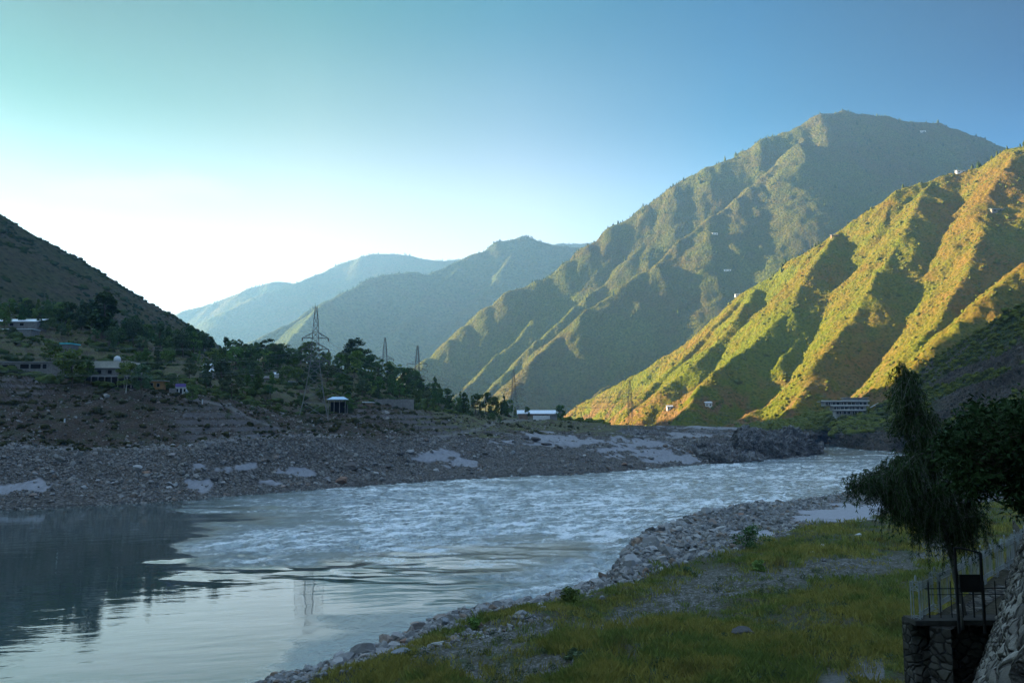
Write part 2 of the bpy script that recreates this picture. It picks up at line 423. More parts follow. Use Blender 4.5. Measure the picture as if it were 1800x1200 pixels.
# ---- hazy ridges far up the valley
R3 = P((380, 640, 3646), (430, 603, 3701), (500, 572, 3811), (540, 553, 3922), (580, 528, 4088), (620, 507, 4253), (672, 484, 4420), (712, 477, 4474), (752, 483, 4585), (801, 460, 4695), (850, 443, 4751), (880, 424, 4806), (925, 413, 4862), (960, 427, 4916), (1040, 440, 4972), (1200, 470, 5083), (1500, 500, 5193))
R3a = P((620, 507, 4253), (560, 545, 3867), (520, 590, 3536), (470, 640, 3315))
R3b = P((820, 455, 4729), (770, 500, 4420), (720, 545, 4088), (690, 600, 3757), (660, 660, 3425))
R3c = P((925, 415, 4862), (880, 480, 4530), (830, 540, 4199), (790, 590, 3867))
R2 = P((200, 610, 6171), (299, 560, 6281), (330, 547, 6281), (383, 532, 6336), (440, 508, 6391), (481, 495, 6446), (521, 497, 6501), (561, 483, 6556), (597, 466, 6612), (641, 450, 6667), (690, 446, 6722), (739, 454, 6777), (783, 459, 6832), (900, 450, 6942), (980, 429, 6997), (1040, 426, 7052), (1200, 440, 7163))
R2a = P((597, 466, 6612), (520, 500, 6171), (450, 520, 5950), (400, 545, 5730), (350, 580, 5510), (300, 610, 5399))
R_ridges = [(R3, 1.2, 15, 110, 26), (R3a, 0.85, 5, 70, 18), (R3b, 0.85, 5, 70, 22), (R3c, 0.85, 6, 70, 22)]
def H_r3(X, Y): return tents(X + fbm(X / 200, Y / 200, 4, 61) * 30, Y, R_ridges, 500) + fbm(X / 90, Y / 90, 5, 62) * 16
def H_r2(X, Y): return tents(X + fbm(X / 200, Y / 200, 4, 71) * 30, Y, [(R2, 0.8, 25, 200, 34), (R2a, 0.7, 10, 120, 24)], 600) + fbm(X / 110, Y / 110, 5, 72) * 16
if PART_ALL or 'R' in PARTS:
    heightfield('hazy_ridge', -2300, 2600, 2900, 5500, 12.0, H_r3, M['hill_far'])
    heightfield('farthest_ridge', -3700, 2500, 4900, 7400, 17.0, H_r2, M['hill_far'])

# ---- the shaded hill on the left; it runs on out of frame and keeps the sun off the river
LH = [(-300, -1500, 420), (-900, -900, 470), (-1050, -300, 480), (-1100, 200, 490), (-1060, 600, 490), (-960, 900, 470)] + \
     [tuple(p) for p in P((-70, 350, 1180), (0, 398, 1240), (50, 422, 1260), (100, 456, 1290), (150, 497, 1330), (200, 524, 1380), (250, 549, 1450), (290, 571, 1540), (325, 593, 1640), (360, 622, 1700), (400, 660, 1750), (450, 715, 1800))]
LHb = P((50, 422, 1260), (80, 490, 1050), (110, 540, 900))
LHc = P((200, 524, 1380), (240, 570, 1200), (270, 600, 1050))
def H_lh(X, Y):
    wx = fbm(X / 90, Y / 90, 4, 81) * 14
    return tents(X + wx, Y, [(LH, 0.62, 14, 70, 12), (LHb, 0.6, 20, 50, 8), (LHc, 0.6, 20, 50, 8)], 700) + fbm(X / 35, Y / 35, 5, 82) * 5 + fbm(X / 9, Y / 9, 3, 83) * 1.2
if PART_ALL or 'L' in PARTS:
    heightfield('shaded_hill', -1750, -150, -1800, 2100, 5.0, H_lh, M['hill_left'])
# ------------------------------------------------------------------ river bed, banks
g = MB(); g.box((0, 2500, -4.5), (16000, 16000, 0.5)); bed = g.build('river_bed', plain('bed', (0.12, 0.11, 0.09))); tag(bed, kind='structure')

class Lines:
    """a bank as lines running across the view: each line gives, for every bearing q = x/y, a distance and a height"""
    def __init__(s, lines):
        s.L = []
        for ln in lines:
            pts = np.array(ln, float); q = pts[:, 0] / pts[:, 1]; o = np.argsort(q)
            s.L.append((q[o], pts[o, 1], pts[o, 2]))
    def rows(s, q):
        Y = []; Z = []; last = None
        for (a, b, c) in s.L:
            y = np.interp(q, a, b); z = np.interp(q, a, c)
            if last is not None: y = np.maximum(y, last + 0.5)
            last = y; Y.append(y); Z.append(z)
        return Y, Z
    def height(s, X, Y):
        q = X / np.maximum(Y, 1e-3); Ys, Zs = s.rows(q)
        Z = np.where(Y < Ys[0], Zs[0], Zs[-1])
        for i in range(len(Ys) - 1):
            t = np.clip((Y - Ys[i]) / (Ys[i + 1] - Ys[i]), 0, 1); ts = 0.5 * t + 0.5 * t * t * (3 - 2 * t)
            m = (Y >= Ys[i]) & (Y < Ys[i + 1]); Z = np.where(m, Zs[i] + (Zs[i + 1] - Zs[i]) * ts, Z)
        return Z
    def param(s, X, Y):      # 0..n-1 position between the lines
        q = X / np.maximum(Y, 1e-3); Ys, _ = s.rows(q)
        T = np.where(Y < Ys[0], 0.0, len(Ys) - 1.0)
        for i in range(len(Ys) - 1):
            m = (Y >= Ys[i]) & (Y < Ys[i + 1]); T = np.where(m, i + (Y - Ys[i]) / (Ys[i + 1] - Ys[i]), T)
        return T

shoreL_px = [(-1500, 935), (-900, 925), (-400, 912), (0, 896), (100, 892), (200, 886), (300, 880), (400, 872), (500, 864), (600, 856), (700, 849), (800, 842), (900, 837), (1000, 833), (1060, 830), (1110, 826), (1160, 822), (1200, 818), (1240, 815), (1290, 810), (1340, 806), (1400, 803), (1432, 800), (1500, 800)]
shoreL = [onz(x, y, 0.0) for x, y in shoreL_px]
off = [np.array([p[0] * .93, p[1] * .93, -3.0]) for p in shoreL]
beach = [np.array([p[0] * 1.035, p[1] * 1.035, 1.6]) for p in shoreL]
lp2 = P((-1500, 765, 215), (-900, 770, 215), (0, 785, 215), (150, 791, 222), (330, 784, 234), (420, 771, 248), (500, 768, 262), (600, 768, 283), (700, 768, 305), (800, 772, 335), (930, 763, 400), (1060, 768, 405), (1160, 773, 420), (1250, 768, 450), (1300, 772, 470), (1400, 790, 480), (1432, 795, 485))
lp3 = P((-1500, 600, 260), (-900, 600, 260), (0, 655, 262), (100, 668, 265), (185, 677, 266), (317, 693, 268), (400, 705, 280), (480, 722, 297), (556, 735, 312), (640, 716, 345), (700, 716, 365), (760, 724, 392), (830, 737, 430), (930, 739, 480), (1000, 742, 520), (1060, 748, 600), (1160, 753, 700), (1250, 752, 900), (1300, 750, 960), (1340, 752, 980), (1400, 768, 900))
lp4 = P((-1500, 470, 500), (-900, 470, 500), (0, 548, 420), (150, 572, 425), (250, 592, 430), (330, 615, 435), (420, 634, 440), (500, 638, 445), (560, 645, 452), (640, 652, 465), (700, 676, 480), (760, 697, 500), (830, 718, 520), (900, 731, 540), (960, 738, 560), (1000, 741, 640), (1060, 746, 760), (1160, 750, 900), (1250, 747.5, 1050), (1300, 747.5, 1100), (1340, 750, 1100), (1400, 765, 1000))
lp5 = [np.array([p[0] * 1.5, p[1] * 1.5, max(8.0, min(p[2] * .62, 40))]) for p in lp4]
lp5 = [p if p[0] / p[1] < 0.1 else np.array([p[0], p[1], 9.0]) for p in lp5]
lp6 = [np.array([q * 3200, 3200, 12.0]) for q in np.linspace(-1.7, 0.36, 8)]
LB = Lines([off, shoreL, beach, lp2, lp3, lp4, lp5, lp6])
sand_px = [((50, 856), 60, 16), ((430, 822), 48, 9), ((505, 830), 55, 10), ((350, 851), 30, 9), ((470, 846), 45, 8), ((770, 798), 42, 5), ((822, 813), 30, 7), ((740, 805), 30, 4), ((960, 772), 60, 9), ((1030, 775), 60, 7), ((1130, 780), 45, 6),
           ((1075, 790), 36, 4), ((1180, 805), 60, 7), ((1170, 793), 40, 6), ((1270, 752), 80, 5), ((1130, 800), 50, 5), ((1240, 790), 40, 8), ((1210, 765), 60, 4)]
def img_of(X, Y, Z):
    """where a place shows in the photo: only used while laying the banks out"""
    dz = Z - CH
    den = Y * ct + dz * st_
    return 900 + F * X / den, 600 - F * (-Y * st_ + dz * ct) / den
def blob_mask(X, Y, Z, blobs, nz=0.35, seed=0):
    px, py = img_of(X, Y, Z); m = np.zeros_like(X)
    n = (fbm(X / 9, Y / 14, 4, seed) * 1.6 + fbm(X / 3, Y / 4.5, 3, seed + 3) * 0.8) * nz * 2
    for (c, rx, ry) in blobs:
        d = np.sqrt(((px - c[0]) / rx) ** 2 + ((py - c[1]) / ry) ** 2)
        m = np.maximum(m, sstep(1.0, 0.8, d + n))
    return m
def H_left(X, Y, fine=True):
    T = LB.param(X, Y); Z = LB.height(X, Y)
    sand = blob_mask(X, Y, Z, sand_px, 0.4, 5) if fine else 0
    hil = sstep(2.7, 3.2, T) * (1 - sstep(5.2, 6.0, T))
    Z = Z + fbm(X / 28, Y / 28, 4, 11) * 2.2 * sstep(2.2, 3.6, T) * (1 - sstep(5.5, 6.5, T)) + fbm(X / 8, Y / 8, 4, 12) * 0.9 * sstep(1.0, 2.5, T) * (1 - 0.9 * sand)
    Z = Z + ridged(X / 14, Y / 14, 4, 15) * 1.1 * sstep(2.5, 3.1, T) * (1 - sstep(3.8, 4.2, T)) * (1 - 0.6 * sand)
    Z = Z + fbm(X / 1.6, Y / 1.6, 3, 13) * 0.28 * sstep(0.9, 1.3, T) * (1 - 0.95 * sand)
    # field terraces on the hillside
    ter = sstep(-0.1, 0.2, fbm(X / 60, Y / 60, 2, 19) + 0.15) * hil * (X / Y < 0.02)
    step = 2.3; zz = Z / step; fr = zz - np.floor(zz); tz = (np.floor(zz) + sstep(0.72, 1.0, fr)) * step
    Z = Z + (tz - Z) * ter * 0.85
    return Z, T, sand, ter
def gl(x, y):     # ground height on the left bank
    return float(H_left(np.array([[float(x)]]), np.array([[float(y)]]))[0][0, 0])

# near bank --------------------------------------------------------------
shoreR_px = [(430, 1206), (480, 1198), (520, 1191), (600, 1163), (650, 1150), (690, 1136), (730, 1112), (760, 1098), (800, 1088), (830, 1078), (880, 1072), (920, 1062), (960, 1050), (1010, 1038), (1050, 1026), (1085, 1012), (1096, 1000), (1100, 985), (1118, 970), (1140, 955), (1180, 940), (1215, 925),
             (1250, 912), (1300, 901), (1350, 893), (1400, 885), (1450, 876), (1500, 866), (1550, 858), (1600, 846), (1700, 838), (1800, 833), (2200, 822), (2900, 812)]
shR = [np.array([-1.9 * 26, 26, 0.]), np.array([-1.0 * 36, 36, 0.]), np.array([-.6 * 46, 46, 0.]), np.array([-.42 * 54, 54, 0.])] + [onz(x, y, 0.0) for x, y in shoreR_px]
offR = [np.array([p[0] * 1.10, p[1] * 1.10, -3.0]) for p in shR]
grass_px = [(520, 1215), (560, 1196), (600, 1180), (700, 1163), (790, 1130), (880, 1108), (960, 1085), (1050, 1060), (1100, 1036), (1150, 1013), (1250, 985), (1350, 962), (1400, 938), (1430, 922), (1480, 914), (1550, 903), (1650, 893), (1800, 880), (2200, 860), (2900, 840)]
gq = [onz(x, y, 2.8) for x, y in grass_px]
ge = [np.array([p[0] * .80, p[1] * .80, 3.4]) for p in shR[:4]] + [g_ if g_[1] < 0.97 * np.interp(g_[0] / g_[1], [p[0] / p[1] for p in shR], [p[1] for p in shR]) else g_ * .95 for g_ in gq]
qs = np.array([p[0] / p[1] for p in shR]); ys = np.array([p[1] for p in shR]); gqs = np.array([p[0] / p[1] for p in ge]); gys = np.array([p[1] for p in ge])
qq = np.linspace(-1.8, 1.45, 160)
def lineq(f): return [np.array([q * f(q)[0], f(q)[0], f(q)[1]]) for q in qq]
Ysh = lambda q: np.interp(q, qs, ys)
Yge = lambda q: np.interp(q, gqs, gys)
pile = lambda q: float(sstep(0.12, 0.16, q) * (1 - sstep(0.26, 0.42, q)))
bank = lineq(lambda q: (Ysh(q) - (Ysh(q) - Yge(q)) * 0.16, 1.0 + 1.9 * pile(q)))
inner = lineq(lambda q: (max(30.0, Yge(q) * 0.62), 4.4))
foot = lineq(lambda q: (26.0, 5.8))
l0 = lineq(lambda q: (11.0, 12.5)); l1 = lineq(lambda q: (0.6, 18.2))
NB = Lines([l1, l0, foot, inner, lineq(lambda q: (max(Yge(q), max(30.0, Yge(q) * .62) + 2), 2.8)), bank, shR, offR])
track_px = [[(700, 1196), (770, 1150), (830, 1128), (950, 1112), (1080, 1085), (1170, 1055), (1260, 1030), (1350, 1015), (1450, 1000), (1560, 985), (1650, 965)],
            [(980, 1170), (900, 1180), (800, 1172)], [(1280, 1010), (1200, 1042)]]
slab_px = [(1455, 1200), (1490, 1178), (1560, 1190), (1640, 1192)]
def pxdist(X, Y, Z, lines):
    px, py = img_of(X, Y, Z); out = np.full(X.shape, 1e9)
    for ln in lines:
        for a, b in zip(ln[:-1], ln[1:]):
            dx, dy = b[0] - a[0], (b[1] - a[1]) * 3; L2 = dx * dx + dy * dy
            t = np.clip(((px - a[0]) * dx + (py - a[1]) * 3 * dy) / L2, 0, 1)
            out = np.minimum(out, np.hypot(px - a[0] - t * dx, (py - a[1]) * 3 - t * dy))
    return out
def H_near(X, Y):
    Z = NB.height(X, Y); T = NB.param(X, Y)
    n = fbm(X / 7, Y / 7, 4, 23)
    track = sstep(75, 25, pxdist(X, Y, Z, track_px) + n * 60) * (T > 1.9) * (T < 4.2)
    slab = sstep(45, 25, pxdist(X, Y, Z, [slab_px])) * (Y < 48)
    sand = blob_mask(X, Y, Z, [((1470, 904), 75, 17), ((1420, 912), 40, 10), ((1590, 885), 60, 8), ((1320, 940), 40, 8)], 0.25, 25)
    e_ = .45 * (1 - sstep(.10, .16, X / Y)); gr = sstep(4.10 + e_, 3.94 + e_, T + n * (0.12 + e_ * .5)) * sstep(1.2, 1.8, T) * (1 - track) * (1 - slab)
    bar = sstep(3.95, 4.2, T)
    Z = Z + fbm(X / 9, Y / 9, 4, 24) * 0.9 * sstep(1.5, 2.3, T) * (1 - sstep(4.5, 6.0, T)) * (1 - sand) + fbm(X / 1.3, Y / 1.3, 3, 26) * 0.16 * (1 - sand) - track * 0.25
    return Z, T, gr, sand, track, slab
def gn(x, y): return float(H_near(np.array([[float(x)]]), np.array([[float(y)]]))[0][0, 0])

# --- ground materials
m = Mat('left_bank_ground')
sm = m.noise(2.2, 6, 0.7); md = m.noise(0.22, 6, 0.65); bg_ = m.noise(0.035, 4)
vor = m.voro(1.1); vor2 = m.voro(0.45)
grav = m.mix(m.rng(vor, 0.1, 0.7), (0.20, 0.183, 0.165), (0.04, 0.036, 0.031)); grav = m.mix(m.rng(m.noise(0.12, 5, .6), 0.45, 0.6, 0, .5), grav, (0.10, 0.083, 0.066))
earth = m.mix(m.rng(sm, 0.35, 0.65), (0.028, 0.022, 0.017), (0.10, 0.072, 0.052))
earth = m.mix(m.rng(md, 0.5, 0.62, 0, 0.8), earth, (0.045, 0.052, 0.026))
earth = m.mix(m.rng(vor2, 0.0, 0.16, 0.5, 0), earth, (0.28, 0.26, 0.24))
green = m.mix(m.rng(sm, 0.4, 0.6), (0.075, 0.08, 0.035), (0.15, 0.145, 0.06))
c = m.mix(m.attr('earth'), grav, earth); c = m.mix(m.math('MULTIPLY', m.attr('green'), m.rng(md, 0.35, 0.55)), c, green)
sx = m.n('ShaderNodeSeparateXYZ'); m.l(m.geo.outputs['Normal'], sx.inputs[0])
c = m.mix(m.math('MULTIPLY', m.rng(sx.outputs[2], 0.80, 0.62), m.attr('terr')), c, (0.15, 0.13, 0.12))
sandc = m.mix(m.rng(m.noise(0.8, 4, stretch=(1, .3, 1)), 0.3, 0.7), (0.17, 0.17, 0.18), (0.26, 0.255, 0.265))
c = m.mix(m.math('MULTIPLY', m.attr('sand'), m.rng(m.noise(0.9, 5, .7), 0.30, 0.42, 0.3, 1.0)), c, sandc); c = m.mix(m.attr('path'), c, (0.24, 0.23, 0.22))
c = m.mix(m.attr('wet'), c, (0.05, 0.048, 0.045))
hgt = m.math('ADD', m.math('MULTIPLY', vor, -0.6), sm)
M['left_ground'] = m.set(c, 0.9, 0.2, m.bump(hgt, 0.5, m.math('SUBTRACT', 1.0, m.attr('sand'))))

def polar(name, fn, q0, q1, nq, Yrows_fn, mat):
    q = np.linspace(q0, q1, nq)
    Yr = Yrows_fn(q)                       # rows x nq
    X = q[None, :] * Yr
    Z, at_ = fn(X, Yr)
    me = mesh_arrays(name, np.stack([X.ravel(), Yr.ravel(), Z.ravel()], 1), [grid_faces(*X.shape)[:, ::-1]], True, {k: v.ravel() for k, v in at_.items()}, [mat])
    return link(name, me)
def rows_between(Ls, counts):
    def f(q):
        Ys, _ = Ls.rows(q); out = []
        for i, n in enumerate(counts):
            t = np.linspace(0, 1, n, endpoint=False)[:, None]; out.append(Ys[i][None] * (1 - t) + Ys[i + 1][None] * t)
        out.append(Ys[-1][None]); return np.concatenate(out)
    return f
pathL = [(-50, 783), (0, 782), (150, 789), (250, 790), (330, 783), (400, 772), (450, 766), (520, 766), (600, 765)]
path2 = [(520, 765), (440, 735), (400, 712), (330, 700)]; path3 = [(760, 770), (850, 752), (870, 740), (930, 738)]
def left_fn(X, Y):
    Z, T, sand, ter = H_left(X, Y)
    n = fbm(X / 12, Y / 12, 4, 29)
    earth = sstep(2.85, 3.15, T + n * 0.35)
    px, py = img_of(X, Y, Z)
    green = sstep(3.0, 3.3, T + n * .5) * sstep(680, 760, px) * (1 - sstep(1080, 1150, px)) + sstep(4.0, 4.3, T) * 0.7 * (px < 1000) + sstep(4, 4.2, T) * sstep(1100, 1200, px) * .5 * (T > 5.1)
    path = sstep(12, 5, pxdist(X, Y, Z, [pathL]) + n * 8) * 0.8 + sstep(9, 3, pxdist(X, Y, Z, [path2, path3]) + n * 8) * 0.5 + sstep(5.2, 5.6, T) * sstep(1150, 1200, px) * .6
    return Z, dict(earth=earth, green=np.clip(green, 0, 1), sand=sand, path=np.clip(path, 0, 1), terr=ter, wet=sstep(0.5, 0.15, Z) * (T < 2.5))
if PART_ALL or 'l' in PARTS:
    o = polar('left_bank', left_fn, -1.5, 0.375, 900, rows_between(LB, [4, 14, 60, 80, 90, 30, 20]), M['left_ground']); tag(o, kind='structure')

m = Mat('near_bank_ground')
sm = m.noise(3.5, 6, 0.7); md = m.noise(0.6, 6, 0.65)
vor = m.voro(3.2)
grav = m.mix(m.rng(vor, 0.05, 0.6), (0.30, 0.295, 0.285), (0.06, 0.058, 0.052)); grav = m.mix(m.rng(m.voro(7, out='Color'), 0.2, 0.8, 0, .6), grav, (0.17, 0.16, 0.15))
soil = m.mix(m.rng(sm, 0.35, 0.65), (0.035, 0.032, 0.018), (0.085, 0.075, 0.04)); soil = m.mix(m.rng(md, 0.45, 0.6), soil, (0.045, 0.065, 0.015))
gravt = m.mix(m.rng(m.noise(1.4, 6, 0.7), 0.42, 0.58), grav, (0.06, 0.058, 0.035))
c = m.mix(m.attr('bar'), gravt, grav)
c = m.mix(m.attr('grass'), c, soil)
c = m.mix(m.attr('sand'), c, m.mix(m.rng(m.noise(2, 4), 0.3, 0.7), (0.24, 0.24, 0.255), (0.32, 0.315, 0.33)))
c = m.mix(m.attr('slab'), c, m.mix(m.rng(m.noise(6, 6), 0.3, 0.7), (0.10, 0.098, 0.09), (0.19, 0.185, 0.17)))
c = m.mix(m.attr('wet'), c, (0.06, 0.055, 0.05))
M['near_ground'] = m.set(c, 0.92, 0.2, m.bump(m.math('ADD', m.math('MULTIPLY', vor, -0.6), sm), 0.16, m.math('SUBTRACT', 1.0, m.attr('sand'))))
def near_fn(X, Y):
    Z, T, gr, sand, track, slab = H_near(X, Y)
    return Z, dict(grass=gr, sand=sand, bar=sstep(3.95, 4.15, T), slab=slab, wet=sstep(0.35, 0.05, Z) * (T > 5.5))
if PART_ALL or 'n' in PARTS:
    o = polar('near_bank', near_fn, -1.8, 1.4, 1100, rows_between(NB, [6, 12, 12, 130, 70, 40, 14]), M['near_ground']); tag(o, kind='structure')

# ------------------------------------------------------------------ the river
def poly_mask(X, Y, pts_px, soft, seed=None, warp=0.0, ws=20):
    """1 inside a polygon given by photo positions on the water"""
    poly = np.array([onz(x, y, 0.0)[:2] for x, y in pts_px])
    # work in (q, depression) so that softness is even over the picture
    ax, ay = X / Y, CH / Y
    if warp:
        ax = ax + fbm(X / ws, Y / ws * 2.2, 5, seed) * warp * 1.6; ay = ay + fbm(X / ws * .5 + 7, Y / ws * 2.5, 5, seed + 1) * warp * .8
    pa = np.stack([poly[:, 0] / poly[:, 1], CH / poly[:, 1]], 1)
    ins = np.zeros(X.shape, bool); dist = np.full(X.shape, 1e9)
    n = len(pa)
    for i in range(n):
        a, b = pa[i], pa[(i + 1) % n]
        cond = ((a[1] > ay) != (b[1] > ay)) & (ax < (b[0] - a[0]) * (ay - a[1]) / (b[1] - a[1] + 1e-12) + a[0])
        ins ^= cond
        d = b - a; t = np.clip(((ax - a[0]) * d[0] + (ay - a[1]) * d[1]) / (d @ d), 0, 1)
        dist = np.minimum(dist, np.hypot(ax - a[0] - t * d[0], (ay - a[1] - t * d[1])))
    sd = np.where(ins, dist, -dist)
    return sstep(-soft, soft, sd)
rough_poly = [(330, 888), (450, 864), (700, 838), (1200, 812), (1445, 786), (1570, 784), (1700, 800), (1700, 850), (1480, 880), (1180, 950), (1100, 1020), (900, 1085), (760, 1105), (830, 1060), (960, 1010), (800, 985), (620, 975), (500, 985), (400, 990), (330, 975), (400, 940), (500, 918), (620, 900), (500, 890), (400, 888)]
calm_poly = [(560, 985), (700, 968), (850, 955), (1000, 948), (1090, 955), (1040, 975), (960, 990), (900, 1010), (760, 1020), (600, 1010)]
wake_poly = [(270, 1000), (390, 965), (600, 965), (1080, 945), (1100, 990), (900, 1060), (700, 1105), (720, 1075), (860, 1030), (640, 1010), (450, 1000), (300, 1020)]
edge_poly = [(400, 1260), (520, 1140), (620, 1100), (760, 1075), (900, 1040), (1090, 990), (1100, 1010), (900, 1090), (700, 1150), (560, 1215)]
def waves(X, Y):
    """surface height of the water and how broken it is"""
    rough = poly_mask(X, Y, rough_poly, 0.022, 41, 0.03, 16)
    calm = poly_mask(X, Y, calm_poly, 0.006, 43, 0.02, 9)
    wake = poly_mask(X, Y, wake_poly, 0.012, 45, 0.02, 12)
    edge = poly_mask(X, Y, edge_poly, 0.02, 47, 0.03, 8)
    far = sstep(330, 480, Y)
    rough = rough * (1 - calm * 0.9) * (1 - far * 0.25)
    # flow runs from the far right to the near left
    fa = math.atan2(-0.75, -0.66); cx, sx_ = math.cos(fa), math.sin(fa)
    U, V_ = X * cx + Y * sx_, -X * sx_ + Y * cx
    w = fbm(U / 5.0, V_ / 3.4, 4, 51) * 0.34 + fbm(U / 1.9, V_ / 1.4, 3, 52) * 0.16 - np.abs(fbm(U / 3.0 + 4, V_ / 2.2, 3, 53)) * 0.30 + fbm(U / 0.8, V_ / 0.7, 2, 54) * 0.05
    ph = fbm(X / 22, Y / 22, 3, 55) * 9
    sw = np.sin((V_ * 0.25 + X * -0.10 + Y * 0.95) / 1.5 + ph) * 0.075 + fbm(X / 7.5, Y / 2.2, 3, 57) * 0.16
    Z = w * rough * 1.25 + sw * wake * 0.95 + fbm(X / 2.5, Y / 1.2, 3, 58) * 0.05 * edge + fbm(X / 14, Y / 6, 3, 59) * 0.012
    # standing waves
    for (px_, py_, h_, r_) in ((1186, 850, 0.9, 3.0), (1225, 851, 0.7, 3.0), (490, 889, 0.45, 2.6), (1215, 843, .5, 2.5), (1130, 847, .4, 2.5), (1330, 845, .5, 3), (1300, 836, .4, 3), (1000, 868, .35, 2), (1400, 838, .4, 3)):
        p = onz(px_, py_, 0); Z = Z + h_ * np.exp(-(((X - p[0]) / (r_ * 1.3)) ** 2 + ((Y - p[1]) / r_) ** 2)) * (1 + 0.7 * fbm(X / 1.2, Y / 1.2, 3, 63))
    foam = sstep(0.18, 0.55, fbm(U / 6, V_ / 2.0, 4, 65) + fbm(U / 22, V_ / 14, 3, 66) * 0.7 - 0.05) * rough
    foam = np.maximum(foam, sstep(0.10, 0.3, w) * rough * 0.8)
    froth = sstep(0.05, 0.5, fbm(U / 30, V_ / 16, 4, 69) + 0.22) * rough
    spots = sstep(0.30, 0.45, fbm(X / 4.5, Y / 2.2, 3, 67)) * (calm * 0.7 + sstep(0.25, 0.4, fbm(X / 20, Y / 10, 2, 68)) * wake * 0.4)
    return Z, dict(rough=rough, foam=np.clip(foam, 0, 1), spots=np.clip(spots, 0, 1), edge=np.clip(edge + 0.0, 0, 1), wake=wake, froth=froth, calm=calm)
m = Mat('river_water')
bub = m.noise(1.6, 6, 0.75, stretch=(1.0, 1.6, 1))
streak = m.noise(0.42, 6, 0.72, stretch=(0.45, 1.15, 1, 0.62), dist=0.5)
base = m.mix(m.rng(m.noise(0.05, 4), 0.35, 0.65), (0.042, 0.066, 0.063), (0.06, 0.08, 0.072))
base = m.mix(m.attr('calm'), base, (0.13, 0.12, 0.10))
base = m.mix(m.math('MULTIPLY', m.attr('edge'), 0.7), base, (0.20, 0.26, 0.27))
base = m.mix(m.math('MULTIPLY', m.math('MULTIPLY', m.attr('rough'), m.attr('rough')), m.rng(m.noise(0.3, 5, 0.65, stretch=(1.2, 0.6, 1)), 0.35, 0.65, 0.12, 0.75)), base, (0.62, 0.72, 0.77))
ff = m.math('MULTIPLY', m.attr('foam'), m.rng(bub, 0.38, 0.56))
ff = m.math('ADD', ff, m.math('MULTIPLY', m.math('MULTIPLY', m.attr('rough'), m.rng(streak, 0.50, 0.61)), m.math('MULTIPLY_ADD', m.attr('froth'), 0.6, 0.4)), clamp=True)
ff = m.math('ADD', ff, m.math('MULTIPLY', m.attr('spots'), m.rng(bub, 0.4, 0.55, 0, .6)), clamp=True)
c = m.mix(ff, base, (0.95, 0.96, 0.96))
micro = m.math('ADD', m.noise(1.6, 5, 0.65, stretch=(1.2, 0.6, 1)), m.math('MULTIPLY', m.noise(0.45, 4, 0.6, stretch=(1.3, 0.6, 1)), 2.0))
calmrip = m.noise(0.35, 4, 0.5, stretch=(0.35, 1.2, 1, 0.25))
b1 = m.bump(micro, 0.9, m.math('MULTIPLY', m.math('MAXIMUM', m.attr('rough'), m.math('MULTIPLY', m.attr('edge'), 0.22)), 0.9))
b2 = m.bump(calmrip, 0.06, 0.55, b1)
m.p.inputs['IOR'].default_value = 1.5
m.set(c, m.math('ADD', m.math('MULTIPLY', ff, 0.5), m.math('MULTIPLY_ADD' if False else 'ADD', 0.02, m.math('MULTIPLY', m.attr('rough'), 0.12))), 0.6, b2)
M['water'] = m.m
if PART_ALL or 'w' in PARTS:
    q = np.linspace(-0.80, 0.80, 1150)
    inv = np.linspace(1 / 38.0, 1 / 900.0, 560)          # even steps over the picture
    Yr = np.repeat((1 / inv)[:, None], len(q), 1); X = q[None] * Yr
    Z, A = waves(X, Yr)
    V = np.stack([X.ravel(), Yr.ravel(), Z.ravel()], 1); Fc = [grid_faces(*X.shape)[:, ::-1]]
    # plain water beyond: round the detailed sheet
    n0 = len(V); r0 = np.arange(len(q)); 
    ext = []
    def strip(a_idx, newpts):
        global V
        k = len(V); V = np.concatenate([V, newpts]); a = np.asarray(a_idx); b = k + np.arange(len(newpts))
        ext.append(np.stack([a[:-1], a[1:], b[1:], b[:-1]], 1))
    last = (len(Yr) - 1) * len(q) + r0
    strip(last, np.stack([q * 4200, np.full(len(q), 4200.), np.zeros(len(q))], 1))
    lft = np.arange(len(Yr)) * len(q); strip(lft, np.stack([np.full(len(lft), -900.), Yr[:, 0] * .6, np.zeros(len(lft))], 1))
    rgt = lft + len(q) - 1; strip(rgt, np.stack([np.full(len(lft), 1500.), Yr[:, 0] * 1.0, np.zeros(len(lft))], 1))
    strip(r0, np.stack([q * 40, np.full(len(q), 5.), np.zeros(len(q))], 1))
    A = {k: np.concatenate([v.ravel(), np.zeros(len(V) - n0)]) for k, v in A.items()}
    o = link('river_water', mesh_arrays('river_water', V, Fc + ext, True, A, [M['water']])); tag(o, kind='structure')
# ------------------------------------------------------------------ rocks
def ico(sub):
    t = (1 + 5 ** .5) / 2
    v = [(-1, t, 0), (1, t, 0), (-1, -t, 0), (1, -t, 0), (0, -1, t), (0, 1, t), (0, -1, -t), (0, 1, -t), (t, 0, -1), (t, 0, 1), (-t, 0, -1), (-t, 0, 1)]
    f = [(0, 11, 5), (0, 5, 1), (0, 1, 7), (0, 7, 10), (0, 10, 11), (1, 5, 9), (5, 11, 4), (11, 10, 2), (10, 7, 6), (7, 1, 8), (3, 9, 4), (3, 4, 2), (3, 2, 6), (3, 6, 8), (3, 8, 9), (4, 9, 5), (2, 4, 11), (6, 2, 10), (8, 6, 7), (9, 8, 1)]
    v = [np.array(p) / np.linalg.norm(p) for p in v]
    for _ in range(sub):
        nf = []; cache = {}
        def mid(a, b):
            k = (min(a, b), max(a, b))
            if k not in cache:
                p = v[a] + v[b]; v.append(p / np.linalg.norm(p)); cache[k] = len(v) - 1
            return cache[k]
        for a, b, c in f:
            x, y, z = mid(a, b), mid(b, c), mid(c, a); nf += [(a, x, z), (b, y, x), (c, z, y), (x, y, z)]
        f = nf
    return np.array(v), np.array(f)
